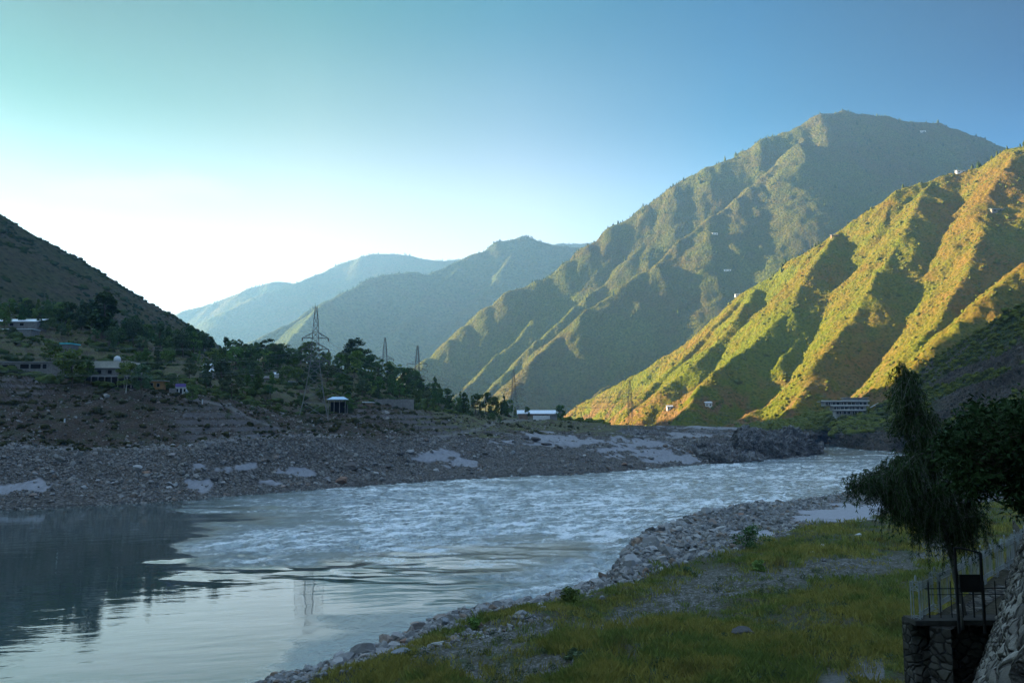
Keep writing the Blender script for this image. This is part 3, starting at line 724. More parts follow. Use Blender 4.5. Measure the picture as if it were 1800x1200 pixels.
def rock_shape(r, sub=2, cuts=13, sq=(1, .8, .62), rough=0.03):
    v, f = ico(sub); v = v.copy()
    for _ in range(cuts):
        n = r.normal(size=3); n /= np.linalg.norm(n); c = r.uniform(0.42, 0.85)
        d = v @ n - c; v -= np.outer(np.maximum(d, 0), n)
    v += v * (fbm(v[:, 0] * 3 + v[:, 2] * 2, v[:, 1] * 3 + v[:, 2], 3, int(r.integers(999)))[:, None]) * rough * 4
    return v * np.array(sq) * r.uniform(.85, 1.15, 3), f
rr = np.random.default_rng(5)
ROCK_HI = [rock_shape(rr, 3, 14) for _ in range(10)]
ROCK_LO = [rock_shape(rr, 1, 8) for _ in range(8)]
ROCK_XLO = [rock_shape(rr, 0, 5, rough=0.06) for _ in range(6)]
def rotm(ax, ay, az):
    ca, sa_ = np.cos(ax), np.sin(ax); cb, sb = np.cos(ay), np.sin(ay); cc, sc = np.cos(az), np.sin(az)
    Rm = np.empty(ax.shape + (3, 3))
    Rm[..., 0, 0] = cb * cc; Rm[..., 0, 1] = sa_ * sb * cc - ca * sc; Rm[..., 0, 2] = ca * sb * cc + sa_ * sc
    Rm[..., 1, 0] = cb * sc; Rm[..., 1, 1] = sa_ * sb * sc + ca * cc; Rm[..., 1, 2] = ca * sb * sc - sa_ * cc
    Rm[..., 2, 0] = -sb; Rm[..., 2, 1] = sa_ * cb; Rm[..., 2, 2] = ca * cb
    return Rm
def scatter(name, pos, size, shapes, mat, r, tilt=0.5, smooth=False, sc3=None, kind='stuff', attr=None):
    """many small pieces in one object"""
    n = len(pos); pick = r.integers(0, len(shapes), n)
    Rm = rotm(r.normal(0, tilt, n), r.normal(0, tilt, n), r.uniform(0, 6.283, n))
    VV, FF, AA, k = [], [], [], 0
    for i, (v, f) in enumerate(shapes):
        m_ = pick == i
        if not m_.any(): continue
        vv = v[None] * size[m_][:, None, None]
        if sc3 is not None: vv = vv * sc3[m_][:, None, :]
        vv = np.einsum('nij,nvj->nvi', Rm[m_], vv) + pos[m_][:, None, :]
        VV.append(vv.reshape(-1, 3)); c = m_.sum()
        FF.append((f[None] + (np.arange(c) * len(v))[:, None, None] + k).reshape(-1, f.shape[1])); k += c * len(v)
        AA.append(np.repeat(r.uniform(0, 1, c), len(v)))
    o = link(name, mesh_arrays(name, np.concatenate(VV), FF, smooth, {'tone': np.concatenate(AA)}, [mat]))
    tag(o, kind=kind); return o
def stone_mat(name, a, b, warm, scale=2.0, tone=True, wetline=False):
    m = Mat(name); t = m.attr('tone') if tone else m.objrand()
    n = m.noise(scale, 6, 0.7)
    c = m.mix(m.math('ADD', m.math('MULTIPLY', t, 0.75), m.math('MULTIPLY', m.rng(n, 0.3, 0.7), 0.35), clamp=True), a, b)
    c = m.mix(m.rng(m.math('FRACT', m.math('MULTIPLY', t, 7.31)), 0.8, 0.95, 0, 0.75), c, warm)
    if wetline:
        s = m.n('ShaderNodeSeparateXYZ'); m.l(m.geo.outputs['Position'], s.inputs[0]); c = m.mix(m.rng(s.outputs[2], 0.35, 0.1), c, tuple(x * .4 for x in a))
    return m.set(c, 0.85, 0.25, m.bump(m.noise(scale * 3, 6, 0.7), 0.12, 0.8))
M['stone_near'] = stone_mat('stone_near', (0.085, 0.083, 0.08), (0.33, 0.32, 0.305), (0.22, 0.15, 0.10), wetline=True)
M['stone_near_obj'] = stone_mat('stone_near_boulder', (0.095, 0.092, 0.088), (0.36, 0.345, 0.33), (0.24, 0.155, 0.10), 1.6, tone=False, wetline=True)
M['stone_far'] = stone_mat('stone_far', (0.045, 0.040, 0.035), (0.28, 0.26, 0.235), (0.17, 0.12, 0.09), 1.0)
M['stone_far_obj'] = stone_mat('stone_far_boulder', (0.10, 0.095, 0.09), (0.40, 0.385, 0.37), (0.24, 0.17, 0.13), 0.8, tone=False)

def clump_prob(X, Y, seed, ws): return fbm(X / ws, Y / ws, 3, seed)
if PART_ALL or 's' in PARTS:
    r = np.random.default_rng(21)
    # far bank gravel and stones
    n = 46000
    q = r.uniform(-0.72, 0.37, n); Yl, _ = LB.rows(q)
    tt = r.uniform(0, 1, n)
    y = np.where(tt < 0.82, Yl[1] * .985 + (Yl[3] - Yl[1] * .985) * r.uniform(0, 1.04, n) ** 0.9, Yl[3] + (Yl[4] - Yl[3]) * r.uniform(0, 1, n) ** 1.5)
    x = q * y; Z, T, sd, te = H_left(x[None], y[None]); Z, T, sd = Z[0], T[0], sd[0]
    keep = (sd < 0.25) | (r.uniform(0, 1, n) < 0.03)
    keep &= (clump_prob(x, y, 91, 10) + r.normal(0, .3, n) > -0.25)
    x, y, Z = x[keep], y[keep], Z[keep]
    s = np.clip(0.25 * r.lognormal(0, 0.58, len(x)), 0.13, 1.6) * (y / 260) ** 0.6
    big = s > 0.6
    pos = np.stack([x, y, Z + s * 0.12], 1)
    scatter('gravel_stones', pos, s, ROCK_XLO, M['stone_far'], r, 0.4)
    # near bank stones
    n = 26000
    q = r.uniform(-0.30, 0.95, n); Yl, _ = NB.rows(q)
    y = Yl[4] * 0.99 + (Yl[6] * 1.015 - Yl[4] * .99) * r.uniform(0, 1, n) ** 0.85
    x = q * y; Zt = H_near(x[None], y[None]); Z, T, gr, sd = [a[0] for a in Zt[:4]]
    keep = ((sd < 0.3) & ((gr < 0.4) | (r.uniform(0, 1, n) < 0.04)))
    x, y, Z, T = x[keep], y[keep], Z[keep], T[keep]
    s = np.clip(0.25 * r.lognormal(0, 0.40, len(x)), 0.12, .9) * np.interp(y, [60, 110, 200], [0.7, 1.25, 1.3])
    pos = np.stack([x, y, Z + s * 0.15], 1)
    scatter('shore_stones', pos, s, ROCK_LO, M['stone_near'], r, 0.5)
    # small stones on the bare tracks
    n = 5000
    q = r.uniform(-0.2, 0.6, n); Yl, _ = NB.rows(q); y = Yl[2] + (Yl[4] - Yl[2]) * r.uniform(0, 1, n); x = q * y
    Z, T, gr, sd, tr, sl = [a[0] for a in H_near(x[None], y[None])]
    k = (tr > 0.5)
    s = 0.07 * r.lognormal(0, 0.5, k.sum()); scatter('track_pebbles', np.stack([x, y, Z], 1)[k], s, ROCK_XLO, M['stone_near'], r, 0.5)

    # ---- boulders one can single out
    def boulder(kind_name, shape, loc, sc, rot, mat, label, cat='boulder', group=None, meshes={}):
        key = (shape, mat.name)
        if key not in meshes: meshes[key] = mesh_arrays(kind_name, ROCK_HI[shape][0], [ROCK_HI[shape][1]], False, None, [mat])
        o = link(kind_name, meshes[key]); o.location = loc; o.scale = sc; o.rotation_euler = rot
        tag(o, label, cat, group); return o
    # heap of riprap by the near shore: the blocks that show largest
    zones = [((1.0, -0.30), 'angular grey block heaped at the very edge of the near shore below the grass', 'blocks along the near shoreline'), ]
    cand = []
    for i in range(5200):
        qv = r.uniform(-0.22, 0.45); Ys, _ = NB.rows(np.array([qv])); a, b = Ys[4][0], Ys[6][0]
        u_ = r.uniform(0.0, 1.0); yv = a + (b * 1.004 - a) * u_ ** 0.6
        tip = sstep(0.125, 0.15, qv) * (1 - sstep(0.24, 0.34, qv))
        if qv < 0.12 and yv < b - 7: continue
        if r.uniform() > 0.30 + 0.7 * tip: continue
        sv = np.clip(0.42 * r.lognormal(0, 0.35), .28, 1.15) * (1 + 0.35 * float(tip)) * (1.15 if qv < 0.12 else 1)
        cand.append((sv / yv, qv, yv, sv))
    cand.sort(reverse=True)
    kept = []
    for c_ in cand:
        _, qv, yv, sv = c_; xv = qv * yv
        if all((xv - k_[0]) ** 2 + (yv - k_[1]) ** 2 > (0.72 * (sv + k_[2])) ** 2 for k_ in kept):
            kept.append((xv, yv, sv, qv))
        if len(kept) >= 178: break
    for (xv, yv, sv, qv) in kept:
        zv = gn(xv, yv)
        if qv < 0.05: lab, grp = 'angular grey rock at the near waterline, left of the heap', 'rocks along the near waterline'
        elif qv < 0.135: lab, grp = 'pale jagged rock in the stone strip just left of the heap', 'rocks of the thin stone strip'
        elif qv < 0.25: lab, grp = 'light grey block in the steep boulder heap jutting into the river', 'blocks of the boulder heap'
        else: lab, grp = 'weathered stone on the broad stone bar beyond the boulder heap', 'stones of the broad bar'
        Yq = NB.rows(np.array([qv]))[0]; fr_ = (yv - Yq[4][0]) / (Yq[6][0] - Yq[4][0])
        bnd = 'at the waterline' if fr_ > .86 else ('on the upper face' if fr_ > .5 else 'towards the grass'); sz = 'Large' if sv > .75 else ('Medium' if sv > .5 else 'Small')
        if 0.05 <= qv: sec = 'first' if qv < .17 else ('second' if qv < .21 else ('third' if qv < .25 else 'last'))
        else: sec = 'first' if qv < -.1 else 'second'
        if qv >= .135 and qv < .25: lab = f'{sz.lower()} block of the boulder heap, {bnd}, {dict(first="left tip", second="left half", third="right half")[sec]}'
        elif qv < 0.05: lab = f'{sz.lower()} angular near-shore rock {bnd}, {"bottom left end" if qv < -.1 else "middle stretch"}'
        else: lab = lab.replace('weathered', f'{sz.lower()} weathered').replace('pale jagged', f'{sz.lower()} pale jagged') + (f', {bnd}' if qv > .2 else '')
        grp = lab
        boulder('boulder', int(r.integers(10)), (xv, yv, zv + sv * 0.22), (sv * r.uniform(.85, 1.25), sv * r.uniform(.85, 1.2), sv * r.uniform(.75, 1.1)),
                (r.normal(0, .35), r.normal(0, .35), r.uniform(0, 6.28)), M['stone_near_obj'], lab, 'boulder', grp)
    # named rocks by the near water
    def near_rock(px, py, w_px, shape, label, mat='stone_near_obj', sc=(1, .8, .8), tilt=(0, 0), rz=0.4, z=None):
        # stands on the bank where the photo shows its foot
        best, ok_ = hit(px, py, 30, 240, lambda X, Y: np.maximum(H_near(X, Y)[0], 0.02), 700)
        s_ = w_px / 2 / F * best[1]
        return boulder('rock', shape, (best[0], best[1], best[2] + s_ * sc[2] * .35), (s_ * sc[0], s_ * sc[1], s_ * sc[2]), (tilt[0], tilt[1], rz), M[mat], label, 'rock')
    M['rock_blue'] = stone_mat('rock_bluegrey', (0.17, 0.185, 0.20), (0.27, 0.285, 0.30), (0.2, 0.2, 0.2), 1.6, tone=False)
    M['rock_dark'] = stone_mat('rock_dark', (0.06, 0.058, 0.055), (0.13, 0.12, 0.115), (0.1, 0.08, 0.07), 1.6, tone=False)
    M['rock_red'] = stone_mat('rock_red', (0.20, 0.12, 0.085), (0.28, 0.18, 0.13), (0.22, 0.13, 0.09), 1.6, tone=False)
    M['rock_pale'] = stone_mat('rock_pale', (0.38, 0.37, 0.35), (0.5, 0.49, 0.46), (0.4, 0.36, 0.3), 1.6, tone=False)
    near_rock(781, 1101, 27, 0, 'upright blue-grey rock standing highest at the waterline above the grass', 'rock_blue', (.8, .8, 1.15), (0.2, .1))
    near_rock(738, 1110, 34, 1, 'dark rock just left of the upright blue-grey one', 'rock_dark', (1, .8, .9))
    near_rock(712, 1130, 24, 2, 'brownish rock in front of the dark one at the near waterline', 'rock_red', (1, .8, .8))
    near_rock(708, 1148, 40, 3, 'broad flat blue-grey rock sunk in the grass near the water', 'rock_blue', (1, .8, .5))
    near_rock(768, 1135, 34, 4, 'pale sloping rock half in the grass below the upright one', 'rock_pale', (1, .8, .5))
    near_rock(610, 1158, 24, 5, 'lone dark rock at the left end of the near waterline', 'rock_dark', (1, .9, .7))
    near_rock(934, 1064, 44, 6, 'long tilted grey-brown slab of rock leaning on the shore stones', 'rock_red' if False else 'stone_near_obj', (1.15, .5, .45), (0, -0.35), 0.5)
    near_rock(840, 1102, 24, 7, 'rust-red rock among the grey shore stones', 'rock_red', (1, .8, .8))
    near_rock(814, 1084, 16, 8, 'small black rock awash just off the shore', 'rock_dark', (1, .8, .6))
    near_rock(841, 1068, 17, 9, 'thin dark rock standing in the shallows farthest from the bank', 'rock_dark', (1.1, .7, .45))
    near_rock(1302, 906, 17, 1, 'rust-brown rock on top of the stone bar at the waterline', 'rock_red', (1.2, .8, .6))
    near_rock(1510, 943, 20, 2, 'white pointed rock in the yellow grass right of the dark shrub', 'rock_pale', (1, .7, .7))
    near_rock(1447, 962, 14, 3, 'tall white rock in the grass beyond the track', 'rock_pale', (.7, .7, 1.2))
    near_rock(1427, 972, 13, 4, 'squarish white stone in the grass, lowest of the pale group', 'rock_pale', (1, .8, .8))
    near_rock(1394, 966, 11, 5, 'small pale stone in the grass, nearest the dark shrub', 'rock_pale', (.9, .8, .9))
    near_rock(1706, 928, 16, 6, 'yellowish rock in the grass seen beneath the dark broadleaf tree', 'rock_red', (1, .8, .7))
    near_rock(1307, 1116, 46, 7, 'big dark domed boulder sunk in the long grass', 'rock_dark', (1.1, .9, .55))
    near_rock(1535, 975, 12, 8, 'grey stone low in the grass beside the track bend', 'stone_near_obj', (1, .8, .6))

    # far bank boulders
    def far_rock(px, py, w_px, shape, label, mat, sc=(1, .8, .8), rz=0.3):
        best, ok_ = hit(px, py, 150, 520, lambda X, Y: H_left(X, Y)[0], 900)
        s_ = w_px / 2 / F * best[1]
        boulder('boulder', shape, (best[0], best[1], best[2] + s_ * sc[2] * .4), (s_ * sc[0], s_ * sc[1], s_ * sc[2]), (0.1, 0.1, rz), M[mat], label, 'boulder')
    M['rock_round'] = stone_mat('rock_round', (0.22, 0.21, 0.2), (0.32, 0.31, 0.3), (0.3, 0.28, 0.25), 0.6, tone=False)
    far_rock(240, 830, 25, 0, 'largest pale rounded boulder on the far gravel beach', 'rock_round', (1, .9, .95))
    far_rock(258, 833, 16, 1, 'brown boulder leaning on the largest pale boulder', 'rock_red', (1, .8, .7))
    far_rock(190, 849, 11, 2, 'small pale boulder left of the sand patch on the far beach', 'rock_round')
    far_rock(172, 846, 10, 3, 'small light stone nearest the left sand patch', 'rock_round')
    far_rock(376, 846, 17, 4, 'dark boulder beside the small sand patch on the far beach', 'rock_dark')
    far_rock(390, 851, 18, 5, 'grey-brown boulder in front of the dark one beside the sand', 'stone_far_obj')
    far_rock(357, 826, 12, 6, 'pale boulder above the small sand patch on the far beach', 'rock_round')
    far_rock(618, 824, 36, 7, 'long dark boulder in the middle of the far beach', 'rock_dark', (1.1, .8, .6))
    far_rock(642, 825, 17, 8, 'grey boulder touching the right end of the long dark one', 'stone_far_obj')
    far_rock(601, 850, 26, 9, 'reddish-brown conical boulder standing near the far waterline', 'rock_red', (.95, .8, .95))
    far_rock(660, 836, 16, 0, 'rounded grey boulder between the long dark one and the water', 'rock_round')
    far_rock(683, 822, 17, 1, 'dark notched boulder right of the long dark boulder', 'rock_dark')
    far_rock(706, 801, 18, 2, 'dark boulder in front of the pale one near the narrow sand strip', 'rock_dark')
    far_rock(722, 797, 20, 3, 'pale flat-topped boulder near the narrow sand strip', 'rock_round', (1, .8, .7))
    far_rock(848, 843, 20, 4, 'whitish boulder at the far waterline below the bright sand patch', 'rock_round')
    far_rock(833, 804, 10, 5, 'white stone beside the bright small sand patch', 'rock_pale')
    far_rock(459, 802, 10, 6, 'white round stone above the long sand patch', 'rock_pale')
    far_rock(1138, 826, 13, 7, 'pale boulder at the far waterline in front of the rock outcrop', 'rock_round')
    far_rock(1068, 822, 14, 8, 'light boulder on the far shore below the broad sand flat', 'rock_round')
    far_rock(1098, 818, 13, 9, 'tan boulder on the far shore right of the light one', 'rock_red')
    far_rock(940, 776, 26, 0, 'dark lumpy boulder at the left edge of the broad sand flat', 'rock_dark', (1.1, .9, .6))
    far_rock(925, 772, 16, 1, 'smaller dark boulder left of the lumpy one on the sand flat', 'rock_dark')
    far_rock(962, 782, 24, 2, 'low dark boulder in front of the lumpy one on the sand flat', 'rock_dark', (1.2, .9, .4))
    k_ = 0
    while k_ < 75:
        px_, py_ = r.uniform(20, 1200), r.uniform(785, 880)
        sy = np.interp(px_, [a[0] for a in shoreL_px], [a[1] for a in shoreL_px])
        if py_ > sy - 4: continue
        zone = 'left' if px_ < 420 else ('middle' if px_ < 760 else 'right')
        bnd_ = 'by the waterline' if py_ > sy - 22 else ('near the track' if py_ < 800 else 'half way up')
        spot = ['under the long grey house', 'under the unfinished house', 'under the white kiosk', 'under the lone rounded tree', 'left of the front pylon', 'right of the front pylon', 'under the compound wall', 'under the low ridge', 'under the white-roofed hall', 'left of the crags'][int(min(px_ // 120, 9))]
        near = {'left': 'mid-sized grey boulder on the far beach below the brown slope', 'middle': 'mid-sized grey boulder on the far beach below the tall front pylon', 'right': 'mid-sized grey boulder on the far beach towards the crag'}[zone]
        near = f'grey boulder on the far beach {spot}, {bnd_}'
        best, ok_ = hit(px_, py_, 165, 470, lambda X, Y: H_left(X, Y)[0], 160); k_ += 1
        s_ = r.uniform(3.5, 8.0) / F * best[1]
        boulder('boulder', int(r.integers(10)), (best[0], best[1], best[2] + s_ * .25), (s_, s_ * .85, s_ * .8), (0.2, 0.2, r.uniform(0, 6)), M['stone_far_obj'], near, 'boulder', near.replace('grey boulder', 'grey boulders'))

# ---- rock outcrops and the river cliff
def worley(x, y, seed):
    ix, iy = np.floor(x), np.floor(y); best = np.full(x.shape, 9.); val = np.zeros(x.shape)
    for dx in (-1, 0, 1):
        for dy in (-1, 0, 1):
            cx_, cy_ = ix + dx, iy + dy
            hx_, hy_ = hash2(cx_, cy_, seed), hash2(cx_, cy_, seed + 1); hv = hash2(cx_, cy_, seed + 2)
            d = (cx_ + hx_ - x) ** 2 + (cy_ + hy_ - y) ** 2
            m_ = d < best; best = np.where(m_, d, best); val = np.where(m_, hv + (hash2(cx_, cy_, seed + 3) - .5) * (x - cx_ - hx_) + (hash2(cx_, cy_, seed + 4) - .5) * (y - cy_ - hy_), val)
    return np.sqrt(best), val
def rocky(V, shape, amp, size, seed, where=None):
    """push a sheet in and out along its normals in broken blocks"""
    P3 = V.reshape(*shape, 3); du = np.gradient(P3, axis=1); dv = np.gradient(P3, axis=0)
    N = np.cross(du, dv); N /= np.linalg.norm(N, axis=2, keepdims=True) + 1e-9
    N = np.where(N[..., 2:3] < 0, -N, N)
    a_, b_ = P3[..., 0] + P3[..., 1] * .4 + P3[..., 2] * .3, P3[..., 1] * .6 + P3[..., 2] * 1.1
    w1, v1 = worley(a_ / size, b_ / size, seed); w2, v2 = worley(a_ / size * 2.7 + 3, b_ / size * 2.7, seed + 9); w3, v3 = worley(a_ / size * 7 + 3, b_ / size * 7, seed + 19)
    h = (v1 - .5) * 1.0 + (v2 - .5) * 0.5 + (v3 - .5) * .22 + fbm(a_ / size, b_ / size, 4, seed + 3) * .5
    h = h * amp * (1 if where is None else where)
    P3 = P3 + N * h[..., None]
    return P3.reshape(-1, 3)
m = Mat('outcrop_rock')
n1 = m.noise(0.5, 7, 0.7); n2 = m.noise(0.12, 4)
c = m.mix(m.rng(n1, 0.35, 0.65), (0.04, 0.037, 0.037), (0.30, 0.29, 0.28)); c = m.mix(m.rng(n2, .5, .65, 0, .6), c, (0.12, 0.10, 0.085))
c = m.mix(m.rng(m.voro(0.8, 'DISTANCE_TO_EDGE'), 0.0, 0.06, .7, 0), c, (0.03, 0.03, 0.03))
s_ = m.n('ShaderNodeSeparateXYZ'); m.l(m.geo.outputs['Position'], s_.inputs[0]); c = m.mix(m.rng(s_.outputs[2], 0.7, 0.3), c, (0.035, 0.034, 0.032))
M['outcrop'] = m.set(c, 0.85, 0.25, m.bump(m.noise(1.2, 8, 0.75), 0.9, 1.0))
def strip_rock(name, lines, q0, q1, nq, counts, amp, size, seed, mat, wherefn=None):
    L_ = Lines(lines); q = np.linspace(q0, q1, nq); Ys, Zs = L_.rows(q); rows = []
    for i, cnt in enumerate(counts):
        t = np.linspace(0, 1, cnt, endpoint=False)[:, None]
        rows.append(np.stack([Ys[i][None] * (1 - t) + Ys[i + 1][None] * t, Zs[i][None] * (1 - t) + Zs[i + 1][None] * t], 2))
    rows.append(np.stack([Ys[-1], Zs[-1]], 1)[None])
    YZ = np.concatenate(rows); X = q[None] * YZ[..., 0]
    V = np.stack([X.ravel(), YZ[..., 0].ravel(), YZ[..., 1].ravel()], 1)
    V = rocky(V, X.shape, amp, size, seed, wherefn(X, YZ[..., 0], YZ[..., 1]) if wherefn else None)
    rk = wherefn(X, YZ[..., 0], YZ[..., 1]) if wherefn else np.zeros_like(X)
    return link(name, mesh_arrays(name, V, [grid_faces(*X.shape)[:, ::-1]], False, {'rock': np.asarray(rk).ravel()}, [mat])), V
def zl(pts, z): return [onz(x, y, z) for x, y in pts]
if PART_ALL or 'o' in PARTS:
    f0 = [(1282, 806), (1300, 808), (1340, 806), (1390, 803), (1420, 801), (1433, 797)]
    fr = zl(f0, 0.1)
    def back(pts, k, z): return [np.array([p[0] * k, p[1] * k, zz]) for p, zz in zip(pts, z)]
    o, _ = strip_rock('rock_outcrop', [back(fr, .995, [-2] * 6), fr, back(fr, 1.006, [3, 8, 10, 8, 6, 1.5]), back(fr, 1.03, [7, 15.5, 13, 16.5, 11, 4]), back(fr, 1.06, [5, 16, 14, 17, 11, 4]), back(fr, 1.10, [-2] * 6)], .272, .392, 190, [6, 22, 20, 20, 14], 3.4, 5.0, 3, M['outcrop'])
    tag(o, 'tallest craggy dark rock outcrop standing in the bend of the river', 'rock outcrop')
    f1 = [(1150, 800), (1175, 803), (1210, 809), (1250, 812), (1290, 811), (1330, 808)]
    fr = zl(f1, 0.6)
    o, _ = strip_rock('rock_outcrop', [back(fr, .995, [-2] * 6), fr, back(fr, 1.01, [1.5, 4, 4.5, 4, 3, 1]), back(fr, 1.06, [3, 8.5, 7.5, 6.5, 5, 2]), back(fr, 1.10, [6, 9.5, 9.5, 8, 7, 4]), back(fr, 1.18, [3] * 6)], .176, .316, 190, [4, 22, 24, 20, 14], 3.0, 5.0, 13, M['outcrop'])
    tag(o, 'long low dark rock outcrop sloping down to the far shore left of the tallest crag', 'rock outcrop')
    f2 = [(1062, 776), (1085, 778), (1110, 777), (1140, 776), (1170, 775), (1190, 772)]
    fr = P(*[(x, y, 470) for x, y in f2])
    zz = fr[0][2]
    o, _ = strip_rock('rock_outcrop', [back(fr, .99, [zz - 3] * 6), fr, back(fr, 1.01, [zz + 1, zz + 4, zz + 4, zz + 5, zz + 3, zz]), back(fr, 1.05, [zz + 1, zz + 6, zz + 7, zz + 6.5, zz + 5, zz]), back(fr, 1.12, [zz - 3] * 6)], .115, .212, 120, [4, 14, 20, 12], 1.7, 3.6, 23, M['outcrop'])
    tag(o, 'dark rocky knoll behind the broad sand flat, below the slim lattice pylon', 'rock outcrop')
    f3 = [(1180, 766), (1220, 768), (1260, 768), (1300, 768)]
    fr = P(*[(x, y, 560) for x, y in f3]); zz = fr[0][2]
    o, _ = strip_rock('rock_outcrop', [back(fr, .99, [zz - 3] * 4), fr, back(fr, 1.02, [zz, zz + 3, zz + 3, zz]), back(fr, 1.06, [zz, zz + 4, zz + 3, zz]), back(fr, 1.12, [zz - 4] * 4)], .196, .295, 120, [4, 12, 12, 10], 1.6, 3.6, 27, M['outcrop'])
    tag(o, 'low ragged ridge of rock behind the two outcrops, before the sunlit sand', 'rock outcrop')
    # river cliff on the right, with the wooded bench that carries the big house
    foot = zl([(1300, 776), (1380, 779), (1430, 780), (1455, 779), (1470, 783), (1500, 788), (1530, 791), (1570, 793), (1620, 800), (1700, 812), (1800, 826), (2100, 858), (2500, 880)], 0.0)
    top = P((1300, 766, 700), (1380, 768, 640), (1430, 765, 660), (1455, 768, 650), (1470, 764, 615), (1500, 762, 600), (1530, 757, 580), (1570, 750, 560), (1620, 735, 500), (1700, 715, 440), (1800, 680, 390), (2100, 600, 330), (2500, 560, 300))
    midl = P((1300, 752, 880), (1380, 745, 800), (1430, 738, 760), (1470, 732, 720), (1500, 729, 705), (1540, 724, 700), (1570, 712, 650), (1620, 690, 570), (1700, 660, 500), (1800, 610, 450), (2100, 500, 400), (2500, 450, 380))
    crest = P((1300, 748, 960), (1380, 738, 880), (1430, 727, 810), (1470, 721, 770), (1500, 720, 750), (1540, 716, 740), (1570, 700, 690), (1600, 670, 640), (1640, 632, 600), (1700, 594, 560), (1750, 563, 530), (1800, 532, 510), (1900, 470, 490), (2100, 380, 470), (2500, 330, 460))
    bk = [np.array([p[0] * 1.2, p[1] * 1.2, max(p[2] * .9, 5)]) for p in crest]
    offc = [np.array([p[0] * .985, p[1] * .985, -3]) for p in foot]
    offc_y = min(p[1] for p in offc)
    def wr(X, Y, Z):
        q = X / Y
        rk = sstep(14, 8, Z + fbm(X / 14, Y / 14, 3, 8) * 5) + sstep(0.51, 0.56, q) * sstep(-0.05, 0.2, fbm(X / 22, Z / 30, 3, 71) + .08) * sstep(90, 60, Z)
        return np.clip(rk, 0.12, 1)
    o, CV = strip_rock('river_cliff', [offc, foot, top, midl, crest, bk], .285, 1.15, 620, [5, 60, 60, 50, 14], 4.2, 8.0, 33, M['cliff'], wr)
    o.data.polygons.foreach_set('use_smooth', np.ones(len(o.data.polygons), bool))
    tag(o, kind='structure')
    CLIFF = Lines([offc, foot, top, midl, crest, bk])
# ------------------------------------------------------------------ trees and shrubs
def leaf_mat(name, a, b, scale=0.6, trans=0.15):
    m = Mat(name)
    n = m.noise(scale, 4, vec=m.tc.outputs['Object'])
    t = m.attr('tone')
    c = m.mix(m.math('ADD', m.math('MULTIPLY', m.rng(n, 0.3, 0.7), 0.5), m.math('MULTIPLY', t, 0.5)), a, b)
    hv = m.n('ShaderNodeHueSaturation'); m.l(c, hv.inputs['Color']); r_ = m.objrand()
    m.l(m.rng(r_, 0, 1, 0.47, 0.53), hv.inputs['Hue']); m.l(m.rng(m.math('FRACT', m.math('MULTIPLY', r_, 5.7)), 0, 1, 0.65, 1.35), hv.inputs['Value'])
    m.set(hv.outputs[0], 0.8, 0.15)
    return m.m
M['leaf_a'] = leaf_mat('broad_leaves', (0.045, 0.085, 0.028), (0.12, 0.18, 0.055))
M['leaf_b'] = leaf_mat('light_leaves', (0.075, 0.13, 0.03), (0.17, 0.25, 0.055))
M['leaf_c'] = leaf_mat('grey_leaves', (0.06, 0.09, 0.048), (0.135, 0.18, 0.08))
M['bark'] = plain('bark', (0.10, 0.08, 0.06), 0.9, 0.1, 0.4, 6)
M['bark_white'] = plain('white_bark', (0.42, 0.40, 0.36), 0.8, 0.2, 0.25, 4)

def leaf_cloud(r, centers, radii, per, size, aspect=0.55, droop=0.0):
    """many small leaf faces spread through clumps"""
    c = np.repeat(centers, per, 0); rad = np.repeat(radii, per, 0)
    n = len(c); d = r.normal(size=(n, 3)); d /= np.linalg.norm(d, axis=1, keepdims=True)
    p = c + d * rad * (r.uniform(0.25, 1, n)[:, None] ** 0.5)
    a = r.normal(size=(n, 3)); a[:, 2] -= droop; a /= np.linalg.norm(a, axis=1, keepdims=True)
    b = np.cross(a, r.normal(size=(n, 3))); b /= np.linalg.norm(b, axis=1, keepdims=True) + 1e-9
    s = size * r.uniform(0.6, 1.3, n)[:, None]
    V = np.stack([p - a * s, p + b * s * aspect, p + a * s, p - b * s * aspect], 1).reshape(-1, 3)
    Fc = np.arange(n * 4).reshape(n, 4)
    tone = np.repeat(np.repeat(r.uniform(0, 1, len(centers)), per) * 0.6 + r.uniform(0, 0.4, n), 4)
    return V, Fc, tone
